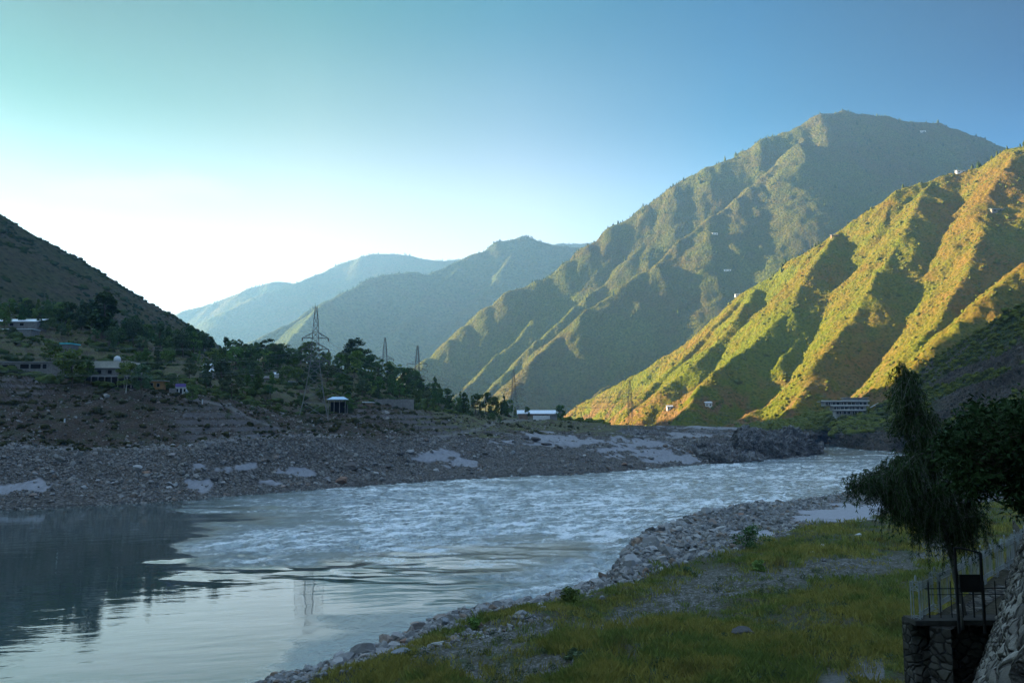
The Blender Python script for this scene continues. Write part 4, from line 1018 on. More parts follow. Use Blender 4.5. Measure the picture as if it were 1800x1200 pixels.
def crown_centers(r, kind, H):
    cs, rs = [], []
    if kind == 'round':
        n = 34
        for i in range(n):
            z = r.uniform(0.32, 0.97); w = math.sin(math.pi * min(1, (z - 0.22) / 0.80)) ** .6 * 0.34
            a = r.uniform(0, 6.28); q = r.uniform(0.2, 1) ** .5 * w * r.uniform(.75, 1.15)
            cs.append((math.cos(a) * q * H, math.sin(a) * q * H, z * H)); k = r.uniform(.07, .12) * H; rs.append((k, k, k * .75))
    elif kind == 'tall':
        n = 36
        for i in range(n):
            z = r.uniform(0.18, 0.98); w = (math.sin(math.pi * min(1, (z - 0.1) / 0.93)) ** .8) * 0.15
            a = r.uniform(0, 6.28); q = r.uniform(0.2, 1) ** .5 * w * r.uniform(.7, 1.2)
            cs.append((math.cos(a) * q * H, math.sin(a) * q * H, z * H)); k = r.uniform(.045, .08) * H; rs.append((k, k, k * 1.2))
    elif kind == 'conifer':
        n = 40
        for i in range(n):
            z = r.uniform(0.12, 1.0); w = (1.02 - z) * 0.24
            a = r.uniform(0, 6.28); q = r.uniform(0.3, 1) * w
            cs.append((math.cos(a) * q * H, math.sin(a) * q * H, z * H)); k = (0.03 + (1 - z) * .05) * H; rs.append((k, k, k * .6))
    elif kind == 'sparse':
        n = 17
        for i in range(n):
            z = r.uniform(0.4, 1.0); a = r.uniform(0, 6.28); q = r.uniform(0.05, .3)
            cs.append((math.cos(a) * q * H, math.sin(a) * q * H, z * H)); k = r.uniform(.05, .10) * H; rs.append((k, k, k * .7))
    elif kind == 'bush':
        n = 16
        for i in range(n):
            z = r.uniform(0.15, 0.8); a = r.uniform(0, 6.28); q = r.uniform(0, .55) * math.sin(math.pi * (z * .8 + .15))
            cs.append((math.cos(a) * q * H, math.sin(a) * q * H, z * H)); k = r.uniform(.16, .26) * H; rs.append((k, k, k * .8))
    return np.array(cs), np.array(rs)
def make_tree(kind, r, H, leafm, barkm, per=48, lsize=0.24, name='hillside_tree', trunk=True):
    root = empty(name, (0, 0, -500))
    cs, rs = crown_centers(r, kind, H)
    V, Fc, tone = leaf_cloud(r, cs, rs, per, lsize)
    link('crown', mesh_arrays('crown', V, [Fc], False, {'tone': tone}, [leafm]), root)
    if trunk:
        mb = MB(); tr = 0.02 * H
        top = H * (.9 if kind in ('tall', 'conifer') else .62)
        pts = [(0, 0, -0.6), (r.normal(0, .01) * H, r.normal(0, .01) * H, H * .2), (r.normal(0, .02) * H, r.normal(0, .02) * H, H * .42), (r.normal(0, .02) * H, r.normal(0, .02) * H, top)]
        mb.tube(pts, [tr * 1.3, tr, tr * .8, tr * .25], 6)
        for j in r.choice(len(cs), min(7, len(cs)), replace=False):
            z0 = min(cs[j][2] * .75, top * .9); t = np.interp(z0, [p[2] for p in pts], range(4)); i0 = min(int(t), 2); f = t - i0
            a = np.array(pts[i0]) * (1 - f) + np.array(pts[i0 + 1]) * f; mb.tube([a, (a + cs[j]) / 2 + [0, 0, -.02 * H], cs[j]], [tr * .45, tr * .3, tr * .1], 4, False)
        mb.build('trunk', barkm, root)
    return root
_tr = np.random.default_rng(31)
VAR = {}
def var(kind, leaf, bark='bark', n=3, per=60, ls=0.30, nm=None):
    k = (kind, leaf, bark)
    if k not in VAR: VAR[k] = [make_tree(kind, _tr, 10.0, M[leaf], M[bark], per, ls) for _ in range(n)]
    return VAR[k]
PROTO_USED = set()
def plant(kind, leaf, x, y, z, H, label, cat='tree', group=None, name='hillside_tree', bark='bark', rz=None, wide=1.0):
    vs = var(kind, leaf, bark); src = vs[int(_tr.integers(len(vs)))]
    o = copy_tree(src); o.name = name; o.location = (x, y, z); s = H / 10.0
    o.scale = (s * wide, s * wide, s); o.rotation_euler = (0, 0, rz if rz is not None else _tr.uniform(0, 6.28))
    if o.get('group'): del o['group']
    tag(o, label, cat, group); return o
def plant_px(kind, leaf, px, py_foot, y, hpx, label, group=None, **k):
    p = at(px, py_foot, y); z = gl(p[0], p[1]); H = hpx / F * y
    return plant(kind, leaf, p[0], p[1], z - 0.2, H, label, k.pop('cat', 'tree'), group, **k)
if PART_ALL or 't' in PARTS:
    r = _tr
    # trees that stand out
    SP = [('round', 'leaf_b', 125, 690, 262, 70, 'bushy bright-green tree between the long grey house and the unfinished house', 1.15),
          ('round', 'leaf_b', 148, 690, 264, 48, 'low bushy tree hiding the left corner of the unfinished house', 1.1),
          ('round', 'leaf_b', 88, 650, 300, 52, 'green tree in front of the shed with the turquoise roof', 1.0),
          ('round', 'leaf_b', 222, 676, 262, 56, 'leafy tree with two white trunks in front of the unfinished house', 1.0),
          ('round', 'leaf_c', 248, 702, 258, 60, 'dull green tree right of the unfinished house at the edge of the slope', .9),
          ('tall', 'leaf_a', 178, 625, 380, 80, 'tallest dark tree group left of the village, in front of the shaded hill', 1.8),
          ('tall', 'leaf_a', 108, 572, 420, 34, 'dark upright tree on the skyline of the upper village, left', 1.5),
          ('round', 'leaf_a', 338, 708, 262, 36, 'small dark tree right of the white kiosk', 1.0),
          ('round', 'leaf_a', 300, 690, 275, 34, 'dark round tree directly behind the white kiosk', 1.2),
          ('round', 'leaf_c', 407, 705, 285, 54, 'grey-green rounded tree standing alone on the upper slope', 1.0),
          ('tall', 'leaf_c', 390, 690, 300, 66, 'tall narrow tree left of the lone rounded one', 1.2),
          ('bush', 'leaf_a', 380, 712, 270, 12, 'low dark bush on the slope under the rounded tree', 1.3),
          ('tall', 'leaf_a', 331, 612, 425, 30, 'small pointed tree standing on the end of the shaded hill', 1.2),
          ('sparse', 'leaf_a', 355, 612, 430, 28, 'thin windblown tree on the skyline right of the shaded hill', 1.0),
          ('sparse', 'leaf_a', 462, 640, 440, 46, 'umbrella-crowned tree rising above the wood on the skyline', 1.4),
          ('round', 'leaf_a', 498, 640, 442, 36, 'dark skyline tree right of the umbrella-crowned one', 1.1),
          ('conifer', 'leaf_a', 536, 648, 450, 32, 'pointed dark tree just left of the tall front pylon', 1.3),
          ('round', 'leaf_c', 625, 668, 458, 56, 'tall dark grey-green tree crowning the ridge right of the front pylon', 1.25),
          ('round', 'leaf_c', 640, 672, 455, 40, 'dark tree on the right shoulder of the tree that crowns the ridge', 1.1),
          ('round', 'leaf_b', 612, 718, 330, 34, 'bright-green tree beside the shelter with the blue-white roof', .8),
          ('round', 'leaf_b', 505, 672, 380, 34, 'light green tree in the middle of the wood left of the front pylon', 1.2),
          ('round', 'leaf_b', 522, 672, 382, 32, 'second light green tree in the wood, nearest the front pylon', 1.0),
          ('round', 'leaf_a', 927, 737, 470, 22, 'dark tree in front of the long white-roofed hall', .9),
          ('round', 'leaf_a', 985, 741, 520, 30, 'dense dark tree at the right end of the long white-roofed hall', 1.1),
          ('tall', 'leaf_a', 890, 739, 500, 26, 'small tree at the foot of the pylon behind the hall', 1.2),
          ('round', 'leaf_a', 868, 742, 455, 40, 'dark round tree at the right end of the orchard row', 1.0)]
    for (k, lf, px, pf, y, h, lab, w) in SP:
        plant_px(k, lf, px, pf, y, h, lab, wide=w, bark='bark_white' if 'white trunks' in lab else 'bark')
    # the orchard row along the ridge end
    ROWW = ['tree at the left end', 'tree left of the middle', 'tree in the left middle', 'tree in the right middle', 'tree right of the middle', 'tree at the right end']
    for i, px in enumerate(np.linspace(765, 905, 17)):
        y = np.interp(px, [765, 905], [450, 510]) + r.uniform(-10, 10)
        p = at(px + r.uniform(-3, 3), 735, y)
        plant(['round', 'round', 'tall', 'conifer'][int(r.integers(4))], 'leaf_a', p[0], p[1], gl(p[0], p[1]) - .2, r.uniform(7, 13.5), f'dark {ROWW[i // 3]} of the low-ridge row beside the hall', 'tree', 'row trees: ' + ROWW[i // 3], name='row_tree')
    for i in range(16):
        px = r.uniform(690, 885); y = r.uniform(375, 430) + (px - 690) * .25
        p = at(px, 740, y)
        plant('round', 'leaf_a', p[0], p[1], gl(p[0], p[1]) - .2, r.uniform(3.5, 5.5), 'small young tree standing apart on the open grass below the low ridge', 'tree', 'young trees on the open grass', name='young_tree')
    # the wood on the hillside, every tree its own
    zone = [(-60, 60, 'in the upper village at the left edge'), (60, 140, 'above the long grey house'), (140, 240, 'on the slope above the unfinished house'), (240, 330, 'above the white kiosk'),
            (330, 420, 'in the wood right of the shaded hill'), (420, 500, 'under the umbrella-crowned tree'), (500, 560, 'just left of the front pylon'), (560, 625, 'just right of the front pylon'),
            (625, 690, 'above the compound wall'), (690, 780, 'at the low right end of the wood')]
    SHP = dict(round='round-crowned', tall='tall narrow', sparse='thin open-crowned', conifer='pointed'); TON = dict(leaf_a='dark green', leaf_b='light green', leaf_c='grey-green')
    made = 0
    pts = []
    for attempt in range(6000):
        if made >= 330: break
        px = r.uniform(-60, 775); q = (px - 900) / F
        Yl, Zl = LB.rows(np.array([q])); a, b = Yl[4][0], Yl[5][0]
        if px < 330: t = r.uniform(0.45, 1.5) if px < 100 else r.uniform(0.22, 1.6)
        else: t = r.uniform(0.18, 1.08)
        if t < .5 and r.uniform() > .45: continue
        if px > 480 and t < 0.28: continue
        y = a + (b - a) * t; x = q * y
        if any((x - u) ** 2 + (y - v) ** 2 < 5.0 ** 2 for u, v in pts): continue
        if px < 250 and t < .62 and r.uniform() > .25: continue
        pts.append((x, y))
        k = r.choice(['round', 'round', 'tall', 'sparse', 'conifer', 'round']); lf = r.choice(['leaf_a', 'leaf_a', 'leaf_b', 'leaf_c'])
        H = r.uniform(5.5, 12.0) * (1.1 if t > .7 else .8)
        if k == 'tall': H *= 1.2
        z = [z_ for z_ in zone if z_[0] <= px < z_[1]][0]
        row = 'front' if t < .6 else ('middle' if t < .9 else 'back')
        plant(k, lf, x, y, gl(x, y) - .3, H, f'{SHP[str(k)]} {TON[str(lf)]} tree {z[2]}, {row} row', 'tree', f'{row} row {SHP[str(k)]} {TON[str(lf)]} trees {z[2]}', wide=r.uniform(.9, 1.35)); made += 1
    for i in range(26):
        px = r.uniform(0, 640); q = (px - 900) / F; Yl, _ = LB.rows(np.array([q])); y = Yl[4][0] + (Yl[5][0] - Yl[4][0]) * r.uniform(-.15, .18); x = q * y
        plant('bush', 'leaf_c', x, y, gl(x, y) - .2, r.uniform(1.2, 2.6), 'low dark bush on the bare slope below the village', 'bush', 'bushes on the bare slope', name='bush', wide=1.2)
    for k_, vs in VAR.items():
        for v_ in vs:
            for ch in list(v_.children): bpy.data.objects.remove(ch)
            bpy.data.objects.remove(v_)
    VAR.clear()

# ---- shrub cover and small woods that read as one mass
def shrub_shapes(r, n=5):
    out = []
    for _ in range(n):
        v, f = ico(1); v = v * (1 + r.normal(0, .22, (len(v), 1))); v[:, 2] = v[:, 2] * .75 + .2; out.append((v, f))
    return out
def cone_shapes(r, n=5):
    out = []
    for _ in range(n):
        v, f = ico(1); v = v * (1 + r.normal(0, .25, (len(v), 1))); w = np.clip(1.1 - (v[:, 2] + 1) * .42, .1, 1); v = np.stack([v[:, 0] * w * .5, v[:, 1] * w * .5, v[:, 2] * 1.2 + 1.0], 1); out.append((v, f))
    return out
def cover_mat(name, a, b):
    m = Mat(name); t = m.attr('tone'); n = m.noise(0.03, 3)
    return m.set(m.mix(m.math('ADD', m.math('MULTIPLY', t, .6), m.math('MULTIPLY', m.rng(n, .35, .65), .4)), a, b), 1.0, 0.0, m.bump(m.noise(1.2, 4, .7), .8, 1))
M['cov_green'] = cover_mat('shrub_cover', (0.09, 0.11, 0.02), (0.145, 0.15, 0.03))
M['scrub'] = cover_mat('slope_scrub', (0.03, 0.036, 0.018), (0.085, 0.08, 0.04))
M['scrub_green'] = cover_mat('undergrowth', (0.04, 0.06, 0.022), (0.10, 0.125, 0.045))
M['cov_dark'] = cover_mat('forest_cover', (0.025, 0.045, 0.014), (0.07, 0.09, 0.026))
if PART_ALL or 'c' in PARTS:
    r = np.random.default_rng(77)
    SS, CS = shrub_shapes(r), cone_shapes(r)
    def cover(name, fn, n, box, size, mat, shapes, pfn=None, zr=(8, 2000), lab=None):
        x = r.uniform(box[0], box[1], n); y = r.uniform(box[2], box[3], n); z = fn(x[None], y[None])[0]
        px, py = img_of(x, y, z)
        k = (z > zr[0]) & (z < zr[1]) & (px > -40) & (px < 1840)
        e = 3.0; zx = fn(x[None] + e, y[None])[0]; zy = fn(x[None], y[None] + e)[0]
        sl = np.hypot(zx - z, zy - z) / e
        # only faces turned towards the river can be seen
        view = -((zx - z) / e * (-x) + (zy - z) / e * (-y)) ; facing = (-(zx - z) / e * (-x) - (zy - z) / e * (-y) + (CH - z)) > -0.10 * np.hypot(x, y)
        k &= facing & (sl < 1.9)
        if pfn is not None: k &= pfn(x, y, z)
        x, y, z = x[k], y[k], z[k]
        s = size * r.lognormal(0, .38, len(x))
        return scatter(name, np.stack([x, y, z - s * .15], 1), s, shapes, mat, r, 0.12, True)
    cover('green_slope_shrubs', H_green, 24000, (120, 1150, 650, 1750), 1.35, M['cov_green'], SS, lambda x, y, z: (fbm(x / 30, y / 30, 3, 7) + r.normal(0, .2, len(x)) > -0.02))
    cover('mountain_woods', H_big, 7000, (-400, 2300, 1850, 3200), 3.4, M['cov_dark'], CS, lambda x, y, z: (fbm(x / 120, y / 120, 4, 17) + r.normal(0, .2, len(x)) + (z - 800) / 1200 > 0.05), (60, 3000))
    # trees along the skyline
    def crestline(name, pts, fn, n, size, mat, off=6):
        pts = np.array(pts); L = np.concatenate([[0], np.cumsum(np.hypot(*(np.diff(pts[:, :2], axis=0)).T))]); s = r.uniform(0, L[-1], n)
        s = s[(fbm(s / 60, s * 0 + 3, 3, 5) + r.normal(0, .25, len(s)) > -.05)]
        x = np.interp(s, L, pts[:, 0]) + r.normal(0, off, len(s)); y = np.interp(s, L, pts[:, 1]) + r.normal(0, off, len(s)); z = fn(x[None], y[None])[0]
        ss = size * r.lognormal(0, .35, len(s)); scatter(name, np.stack([x, y, z - .5], 1), ss, CS, mat, r, .05, True)
    crestline('skyline_woods', B_main[6:], H_big, 900, 3.2, M['cov_dark'], 14)
    crestline('skyline_trees_green', G_main[8:], H_green, 110, 3.0, M['cov_dark'], 5)
    crestline('hazy_skyline_woods', R3[3:], H_r3, 700, 4.2, M['cov_dark'], 12)
    crestline('farthest_skyline_woods', R2[1:], H_r2, 700, 5.0, M['cov_dark'], 14)
    crestline('shaded_hill_trees', LH[7:16], H_lh, 70, 3.2, M['cov_dark'], 6)
    cover('shaded_hill_shrubs', H_lh, 16000, (-900, -250, 600, 1700), 1.7, M['cov_dark'], SS, lambda x, y, z: (fbm(x / 40, y / 40, 3, 7) > -0.05), (30, 400))
    n = 9000; q = r.uniform(-.75, .1, n); Yl, _ = LB.rows(q); y = Yl[3] + (Yl[4] * 1.12 - Yl[3]) * r.uniform(0, 1, n); x = q * y; z = H_left(x[None], y[None])[0][0]; k = fbm(x / 9, y / 9, 3, 44) + r.normal(0, .25, n) > .05
    scatter('slope_scrub', np.stack([x, y, z], 1)[k], .38 * r.lognormal(0, .5, k.sum()), SS, M['scrub'], r, .1, True)
    n = 5000; q = r.uniform(-.75, -.05, n); Yl, _ = LB.rows(q); y = Yl[4] + (Yl[5] * 1.1 - Yl[4]) * r.uniform(0, 1, n); x = q * y; z = H_left(x[None], y[None])[0][0]; k = fbm(x / 14, y / 14, 3, 45) > -.1
    scatter('undergrowth', np.stack([x, y, z], 1)[k], 1.0 * r.lognormal(0, .4, k.sum()), SS, M['scrub_green'], r, .1, True)
    # valley floor woods
    hl = lambda X, Y: H_left(X, Y, False)[0]
    n = 1500; q = r.uniform(-.02, .33, n); y = r.uniform(620, 1750, n); x = q * y; z = hl(x[None], y[None])[0]; k = (z > 5) & ~((q > .18) & (y > 850) & (y < 1150)) & ((q < .12) | (y > 1100)); s = r.uniform(1.5, 4.2, n)
    scatter('valley_floor_woods', np.stack([x, y, z], 1)[k], s[k], SS, M['cov_green'], r, .1, True)
    # scrub on the river cliff: stands on the sheet that was built
    cv = CV[(CV[:, 2] > 6)]; pick = r.integers(0, len(cv), 17000); p = cv[pick] + r.normal(0, 1.0, (len(pick), 3)) * [1.5, 1.5, .2]
    qv = p[:, 0] / p[:, 1]; rkv = wr(p[:, 0], p[:, 1], p[:, 2]); k = (rkv < .4) & (qv < .72)
    p = p[k]; s = np.where(p[:, 0] / p[:, 1] > .5, 1.0, 1.5) * r.lognormal(0, .4, len(p)) * .95
    scatter('river_cliff_scrub', p, s, SS, M['cov_green'], r, .2, True)
# ------------------------------------------------------------------ pylons and cables
M['steel'] = plain('galvanised_steel', (0.15, 0.145, 0.135), 0.6, 0.4, 0.15, 0.5, 0.3)
M['insul'] = plain('insulator_brown', (0.10, 0.07, 0.06), 0.4, 0.5, 0.2, 2)
M['cable'] = plain('cable_grey', (0.16, 0.16, 0.16), 0.6, 0.4, 0.1, 1)
ARM_F = (0.285, 0.385, 0.49)
def make_pylon(x, y, z, H, rz, label, base_w=None, bar=0.10, group=None, armw=0.17, cat='pylon', full=True):
    root = empty('lattice_pylon', (x, y, z), rz); tag(root, label, cat, group)
    bw = base_w or H * 0.30; ww = H * 0.075; tw = H * 0.015; zw = H * 0.50
    def half(h):
        if h < zw: return (bw + (ww - bw) * (h / zw) ** 0.82) / 2
        t = (h - zw) / (H - zw); return (ww * (1 - min(t / .62, 1)) + (ww * .62) * min(t / .62, 1)) / 2 if t < .62 else (ww * .62 + (tw - ww * .62) * (t - .62) / .38) / 2
    hs = [0, .14, .27, .38, .46, .51, .56, .615, .665, .715, .77, .83, .90, 1.0]
    hs = [h * H for h in hs]
    cor = [(-1, -1), (1, -1), (1, 1), (-1, 1)]
    for cx_, cy_ in cor:
        mb = MB(); mb.tube([(cx_ * half(h), cy_ * half(h), h) for h in [-.8] + hs[1:]] if False else [(cx_ * half(max(h, 0)), cy_ * half(max(h, 0)), h) for h in [-1.0] + hs], bar * 1.5, 4); mb.build('leg', M['steel'], root)
    mb = MB()
    for a, b in zip(hs[:-1], hs[1:]):
        for i in range(4):
            p, q = cor[i], cor[(i + 1) % 4]
            A = (p[0] * half(a), p[1] * half(a), a); B = (q[0] * half(b), q[1] * half(b), b); C = (q[0] * half(a), q[1] * half(a), a); D = (p[0] * half(b), p[1] * half(b), b)
            mb.bar(A, B, bar * .55, 3); mb.bar(C, D, bar * .55, 3)
            if a > 0: mb.bar(A, C, bar * .6, 3)
    mb.build('bracing', M['steel'], root)
    ends = []
    for f in ARM_F:
        h = H * (1 - f)
        for s in (-1, 1):
            mb = MB(); L_ = H * armw; w = half(h); tip = np.array([s * (w + L_), 0, h])
            for cy_ in (-1, 1):
                mb.bar((s * w, cy_ * w, h), tip, bar, 3); mb.bar((s * w, cy_ * w, h + H * .045), tip, bar, 3)
                for k in (.33, .66):
                    a = np.array([s * w, cy_ * w, h]) * (1 - k) + tip * k; b = np.array([s * w, cy_ * w, h + H * .045]) * (1 - k) + tip * k; mb.bar(a, b, bar * .7, 3)
            arm = mb.build('cross_arm', M['steel'], root)
            if full:
                ib = MB(); ib.tube([tip, tip + [0, 0, -H * .028]], [bar * 2.0, bar * 2.0], 6); ib.build('insulator', M['insul'], arm)
            ends.append((tip, s, f))
    c_, s_ = math.cos(rz), math.sin(rz)
    def world(p): return np.array([x + p[0] * c_ - p[1] * s_, y + p[0] * s_ + p[1] * c_, z + p[2]])
    drop = H * .028
    return [world(e[0] - np.array([0, 0, drop])) for e in ends], world(np.array([0, 0, H]))
def cable(a, b, sag, label, group, r=0.07, n=26):
    t = np.linspace(0, 1, n)[:, None]; P_ = a * (1 - t) + b * t; P_[:, 2] -= (4 * sag * t * (1 - t))[:, 0]
    mb = MB(); mb.tube(P_, r, 3, cap=False); o = mb.build('power_cable', M['cable']); tag(o, label, 'cable', group); return o
if PART_ALL or 'p' in PARTS:
    def pyl(px, ptop, yd, base_z, label, rz, bar, full=True, wf=.30, armw=.17):
        top = at(px, ptop, yd); z0 = base_z if base_z is not None else gl(top[0], top[1])
        return make_pylon(top[0], top[1], z0, top[2] - z0, rz, label, (top[2] - z0) * wf, bar, armw=armw, full=full)
    A1, T1 = pyl(556, 538, 312, None, 'tallest lattice pylon, on the far slope straight above the calm water', 0.25, 0.12, wf=.25, armw=.085)
    A4, T4 = pyl(734, 607, 660, None, 'lattice pylon with three wide arms rising behind the low end of the wood', 0.35, 0.14, armw=.13)
    A3, T3 = pyl(677, 593, 740, None, 'slim lattice pylon behind the wood, between the tallest and the wide-armed one', 0.3, 0.17, armw=.09)
    A2, T2 = pyl(617, 596, 1150, None, 'tiny faint pylon top just above the wood, nearest the tallest pylon', 0.3, 0.20, armw=.11)
    A5, T5 = pyl(903, 649, 640, None, 'lattice pylon standing behind the left end of the white-roofed hall', 0.2, 0.11, armw=.17)
    A6, T6 = pyl(1107, 668, 560, None, 'very slim lattice pylon on the dark rocks before the sunlit green slope', 0.1, 0.08, wf=.09, armw=.13)
    lev = ('top', 'middle', 'lowest'); sd_ = ('river-side', 'hill-side')
    def span(A, B, sag, what, grp, r, n=22):
        for i in range(6):
            l_ = lev[i // 2]; s_ = 'left' if i % 2 == 0 else 'right'
            cable(A[i], B[i], sag, f'{l_} {s_}-hand cable {what}', grp, r, n)
    Lq = [at(-260, 640 + 9 * (i // 2) + (i % 2) * 6, 150) + np.array([0, 0, 0]) for i in range(6)]
    for i in range(6):
        Lq[i] = at(-260, [560, 566, 590, 596, 622, 628][i], 190)
    span(A1, Lq, 5.0, 'running left from the tallest pylon', 'cables left of the tallest pylon', 0.032)
    span(A1, A4, 9.0, 'between the tallest and the wide-armed pylon', 'cables between the first two pylons', 0.06)
    span(A4, A5, 5.0, 'from the wide-armed pylon to the one by the white-roofed hall', 'cables before the big mountain', 0.09)
    span(A5, A6, 5.0, 'from the hall pylon to the slim one on the rocks', 'cables to the slim pylon', 0.09)
    Rq = [at(1960, [640, 655, 668, 682, 705, 715][i], 215) for i in range(6)]
    for i in range(6):
        l_ = lev[i // 2]; s_ = 'left' if i % 2 == 0 else 'right'
        cable(A6[i], Rq[i], [13, 14, 13.5, 14.5, 12, 13][i], f'{l_} {s_}-hand cable sagging across the river to the right edge', 'cables across the river', 0.045, 40)
    # thin village poles
    for px, pt, yd, lab in ((1041 * 0 + 262, 604, 420, 'thin pole on the skyline left of the wood'), (756, 668, 470, 'short pole with a crossbar at the low end of the wood'), (1169, 727, 640, 'thin pole before the foot of the green slope')):
        top = at(px, pt, yd); z0 = gl(top[0], top[1]); h = max(top[2] - z0, 5)
        root = empty('utility_pole', (top[0], top[1], z0)); tag(root, lab, 'pole')
        mb = MB(); mb.tube([(0, 0, -.5), (0, 0, h)], [.16, .11], 6); mb.build('pole', M['steel'], root)
        mb = MB(); mb.box((0, 0, h - .7), (2.2, .14, .14)); mb.build('crossbar', M['steel'], root)

# ------------------------------------------------------------------ houses
M['plaster'] = plain('cream_plaster', (0.46, 0.42, 0.36), 0.9, 0.1, 0.14, 0.7)
M['wall_grey'] = plain('grey_block_wall', (0.20, 0.185, 0.175), 0.95, 0.1, 0.25, 1.2)
M['wall_brown'] = plain('mud_brown_wall', (0.20, 0.135, 0.09), 0.95, 0.1, 0.25, 1.2)
M['wall_white'] = plain('white_plaster', (0.60, 0.60, 0.61), 0.85, 0.2, 0.1, 0.8)
M['roof_tin'] = plain('pale_tin_roof', (0.62, 0.66, 0.70), 0.45, 0.5, 0.08, 0.6, 0.2)
M['roof_blue'] = plain('blue_white_roof', (0.42, 0.58, 0.72), 0.5, 0.4, 0.1, 0.6)
M['roof_teal'] = plain('turquoise_roof', (0.08, 0.50, 0.55), 0.5, 0.4, 0.15, 0.8)
M['roof_slab'] = plain('concrete_slab', (0.27, 0.26, 0.25), 0.9, 0.2, 0.15, 0.8)
M['dark_gap'] = plain('dark_interior', (0.015, 0.014, 0.013), 0.9, 0.1, 0.2, 1)
M['purple'] = plain('purple_sign', (0.17, 0.11, 0.34), 0.6, 0.3, 0.15, 2)
M['orange_w'] = plain('ochre_wall', (0.32, 0.17, 0.07), 0.9, 0.1, 0.2, 1.5)
M['concrete'] = plain('hotel_concrete', (0.40, 0.40, 0.41), 0.85, 0.2, 0.14, 0.5)
def house(name, px, py, yd, w_px, h_px, depth, label, cat='house', wall='wall_grey', roof='roof_slab', rkind='flat', openings=(), rz=0.0, zfn=None, over=0.4, rth=0.3, doors=()):
    """foot of the front wall at (px, py); sizes in photo pixels"""
    p, ok_ = hit(px, py, yd * .82, yd * 1.25, lambda X, Y: H_left(X, Y)[0], 200); k = p[1] / F; w, h = w_px * k, h_px * k
    z0 = p[2]; corners = [gl(p[0] + a * w / 2, p[1] + b * depth) for a in (-1, 1) for b in (0, 1)]
    root = empty(name, (p[0], p[1], z0), rz); tag(root, label, cat)
    dn = max(0.5, z0 - min(corners) + .4)
    mb = MB(); mb.box((0, depth / 2, (h - dn) / 2), (w, depth, h + dn)); wl_ = mb.build('wall', M[wall], root)
    if rkind == 'flat':
        mb = MB(); mb.box((0, depth / 2, h + rth / 2), (w + 2 * over, depth + 2 * over, rth)); mb.build('roof', M[roof], root)
    elif rkind == 'shed':
        mb = MB(); a, b = w / 2 + over, over
        V = [(-a, -b, h + .05), (a, -b, h + .05), (a, depth + b, h + .05 + depth * .28), (-a, depth + b, h + .05 + depth * .28)]
        V = V + [(x_, y_, z_ + .14) for x_, y_, z_ in V]; mb.poly(V, [(0, 3, 2, 1), (4, 5, 6, 7), (0, 1, 5, 4), (1, 2, 6, 5), (2, 3, 7, 6), (3, 0, 4, 7)]); mb.build('roof', M[roof], root)
    elif rkind == 'gable':
        mb = MB(); a, b, rh = w / 2 + over, over, min(depth * .3, h * .7)
        V = [(-a, -b, h), (a, -b, h), (a, depth / 2, h + rh), (-a, depth / 2, h + rh), (a, depth + b, h), (-a, depth + b, h)]
        V2 = [(x_, y_, z_ + .15) for x_, y_, z_ in V]
        mb.poly(V + V2, [(6, 7, 8, 9), (9, 8, 10, 11), (0, 3, 2, 1), (3, 5, 4, 2), (0, 1, 7, 6), (4, 5, 11, 10), (0, 6, 9, 3), (3, 9, 11, 5), (1, 2, 8, 7), (2, 4, 10, 8)]); mb.build('roof', M[roof], root)
    for kind_, (ox, oz, ow, oh) in [('window', o_) for o_ in openings] + [('door', o_) for o_ in doors]:      # fractions of the wall
        W_, H_ = ow * w, oh * h; cx_, cz_ = (ox - .5) * w, oz * h
        mb = MB(); mb.box((cx_, -0.02, cz_), (W_, 0.06, H_)); f_ = mb.build(kind_, M['dark_gap'], root)
        t_ = 0.09; mb = MB()
        mb.box((cx_, -.08, cz_ + H_ / 2 + t_ / 2), (W_ + 2 * t_, .12, t_)); mb.box((cx_, -.08, cz_ - H_ / 2 - t_ / 2), (W_ + 2 * t_, .12, t_))
        mb.box((cx_ - W_ / 2 - t_ / 2, -.08, cz_), (t_, .12, H_)); mb.box((cx_ + W_ / 2 + t_ / 2, -.08, cz_), (t_, .12, H_)); mb.build('frame', M['roof_slab'], f_)
    return root, w, h
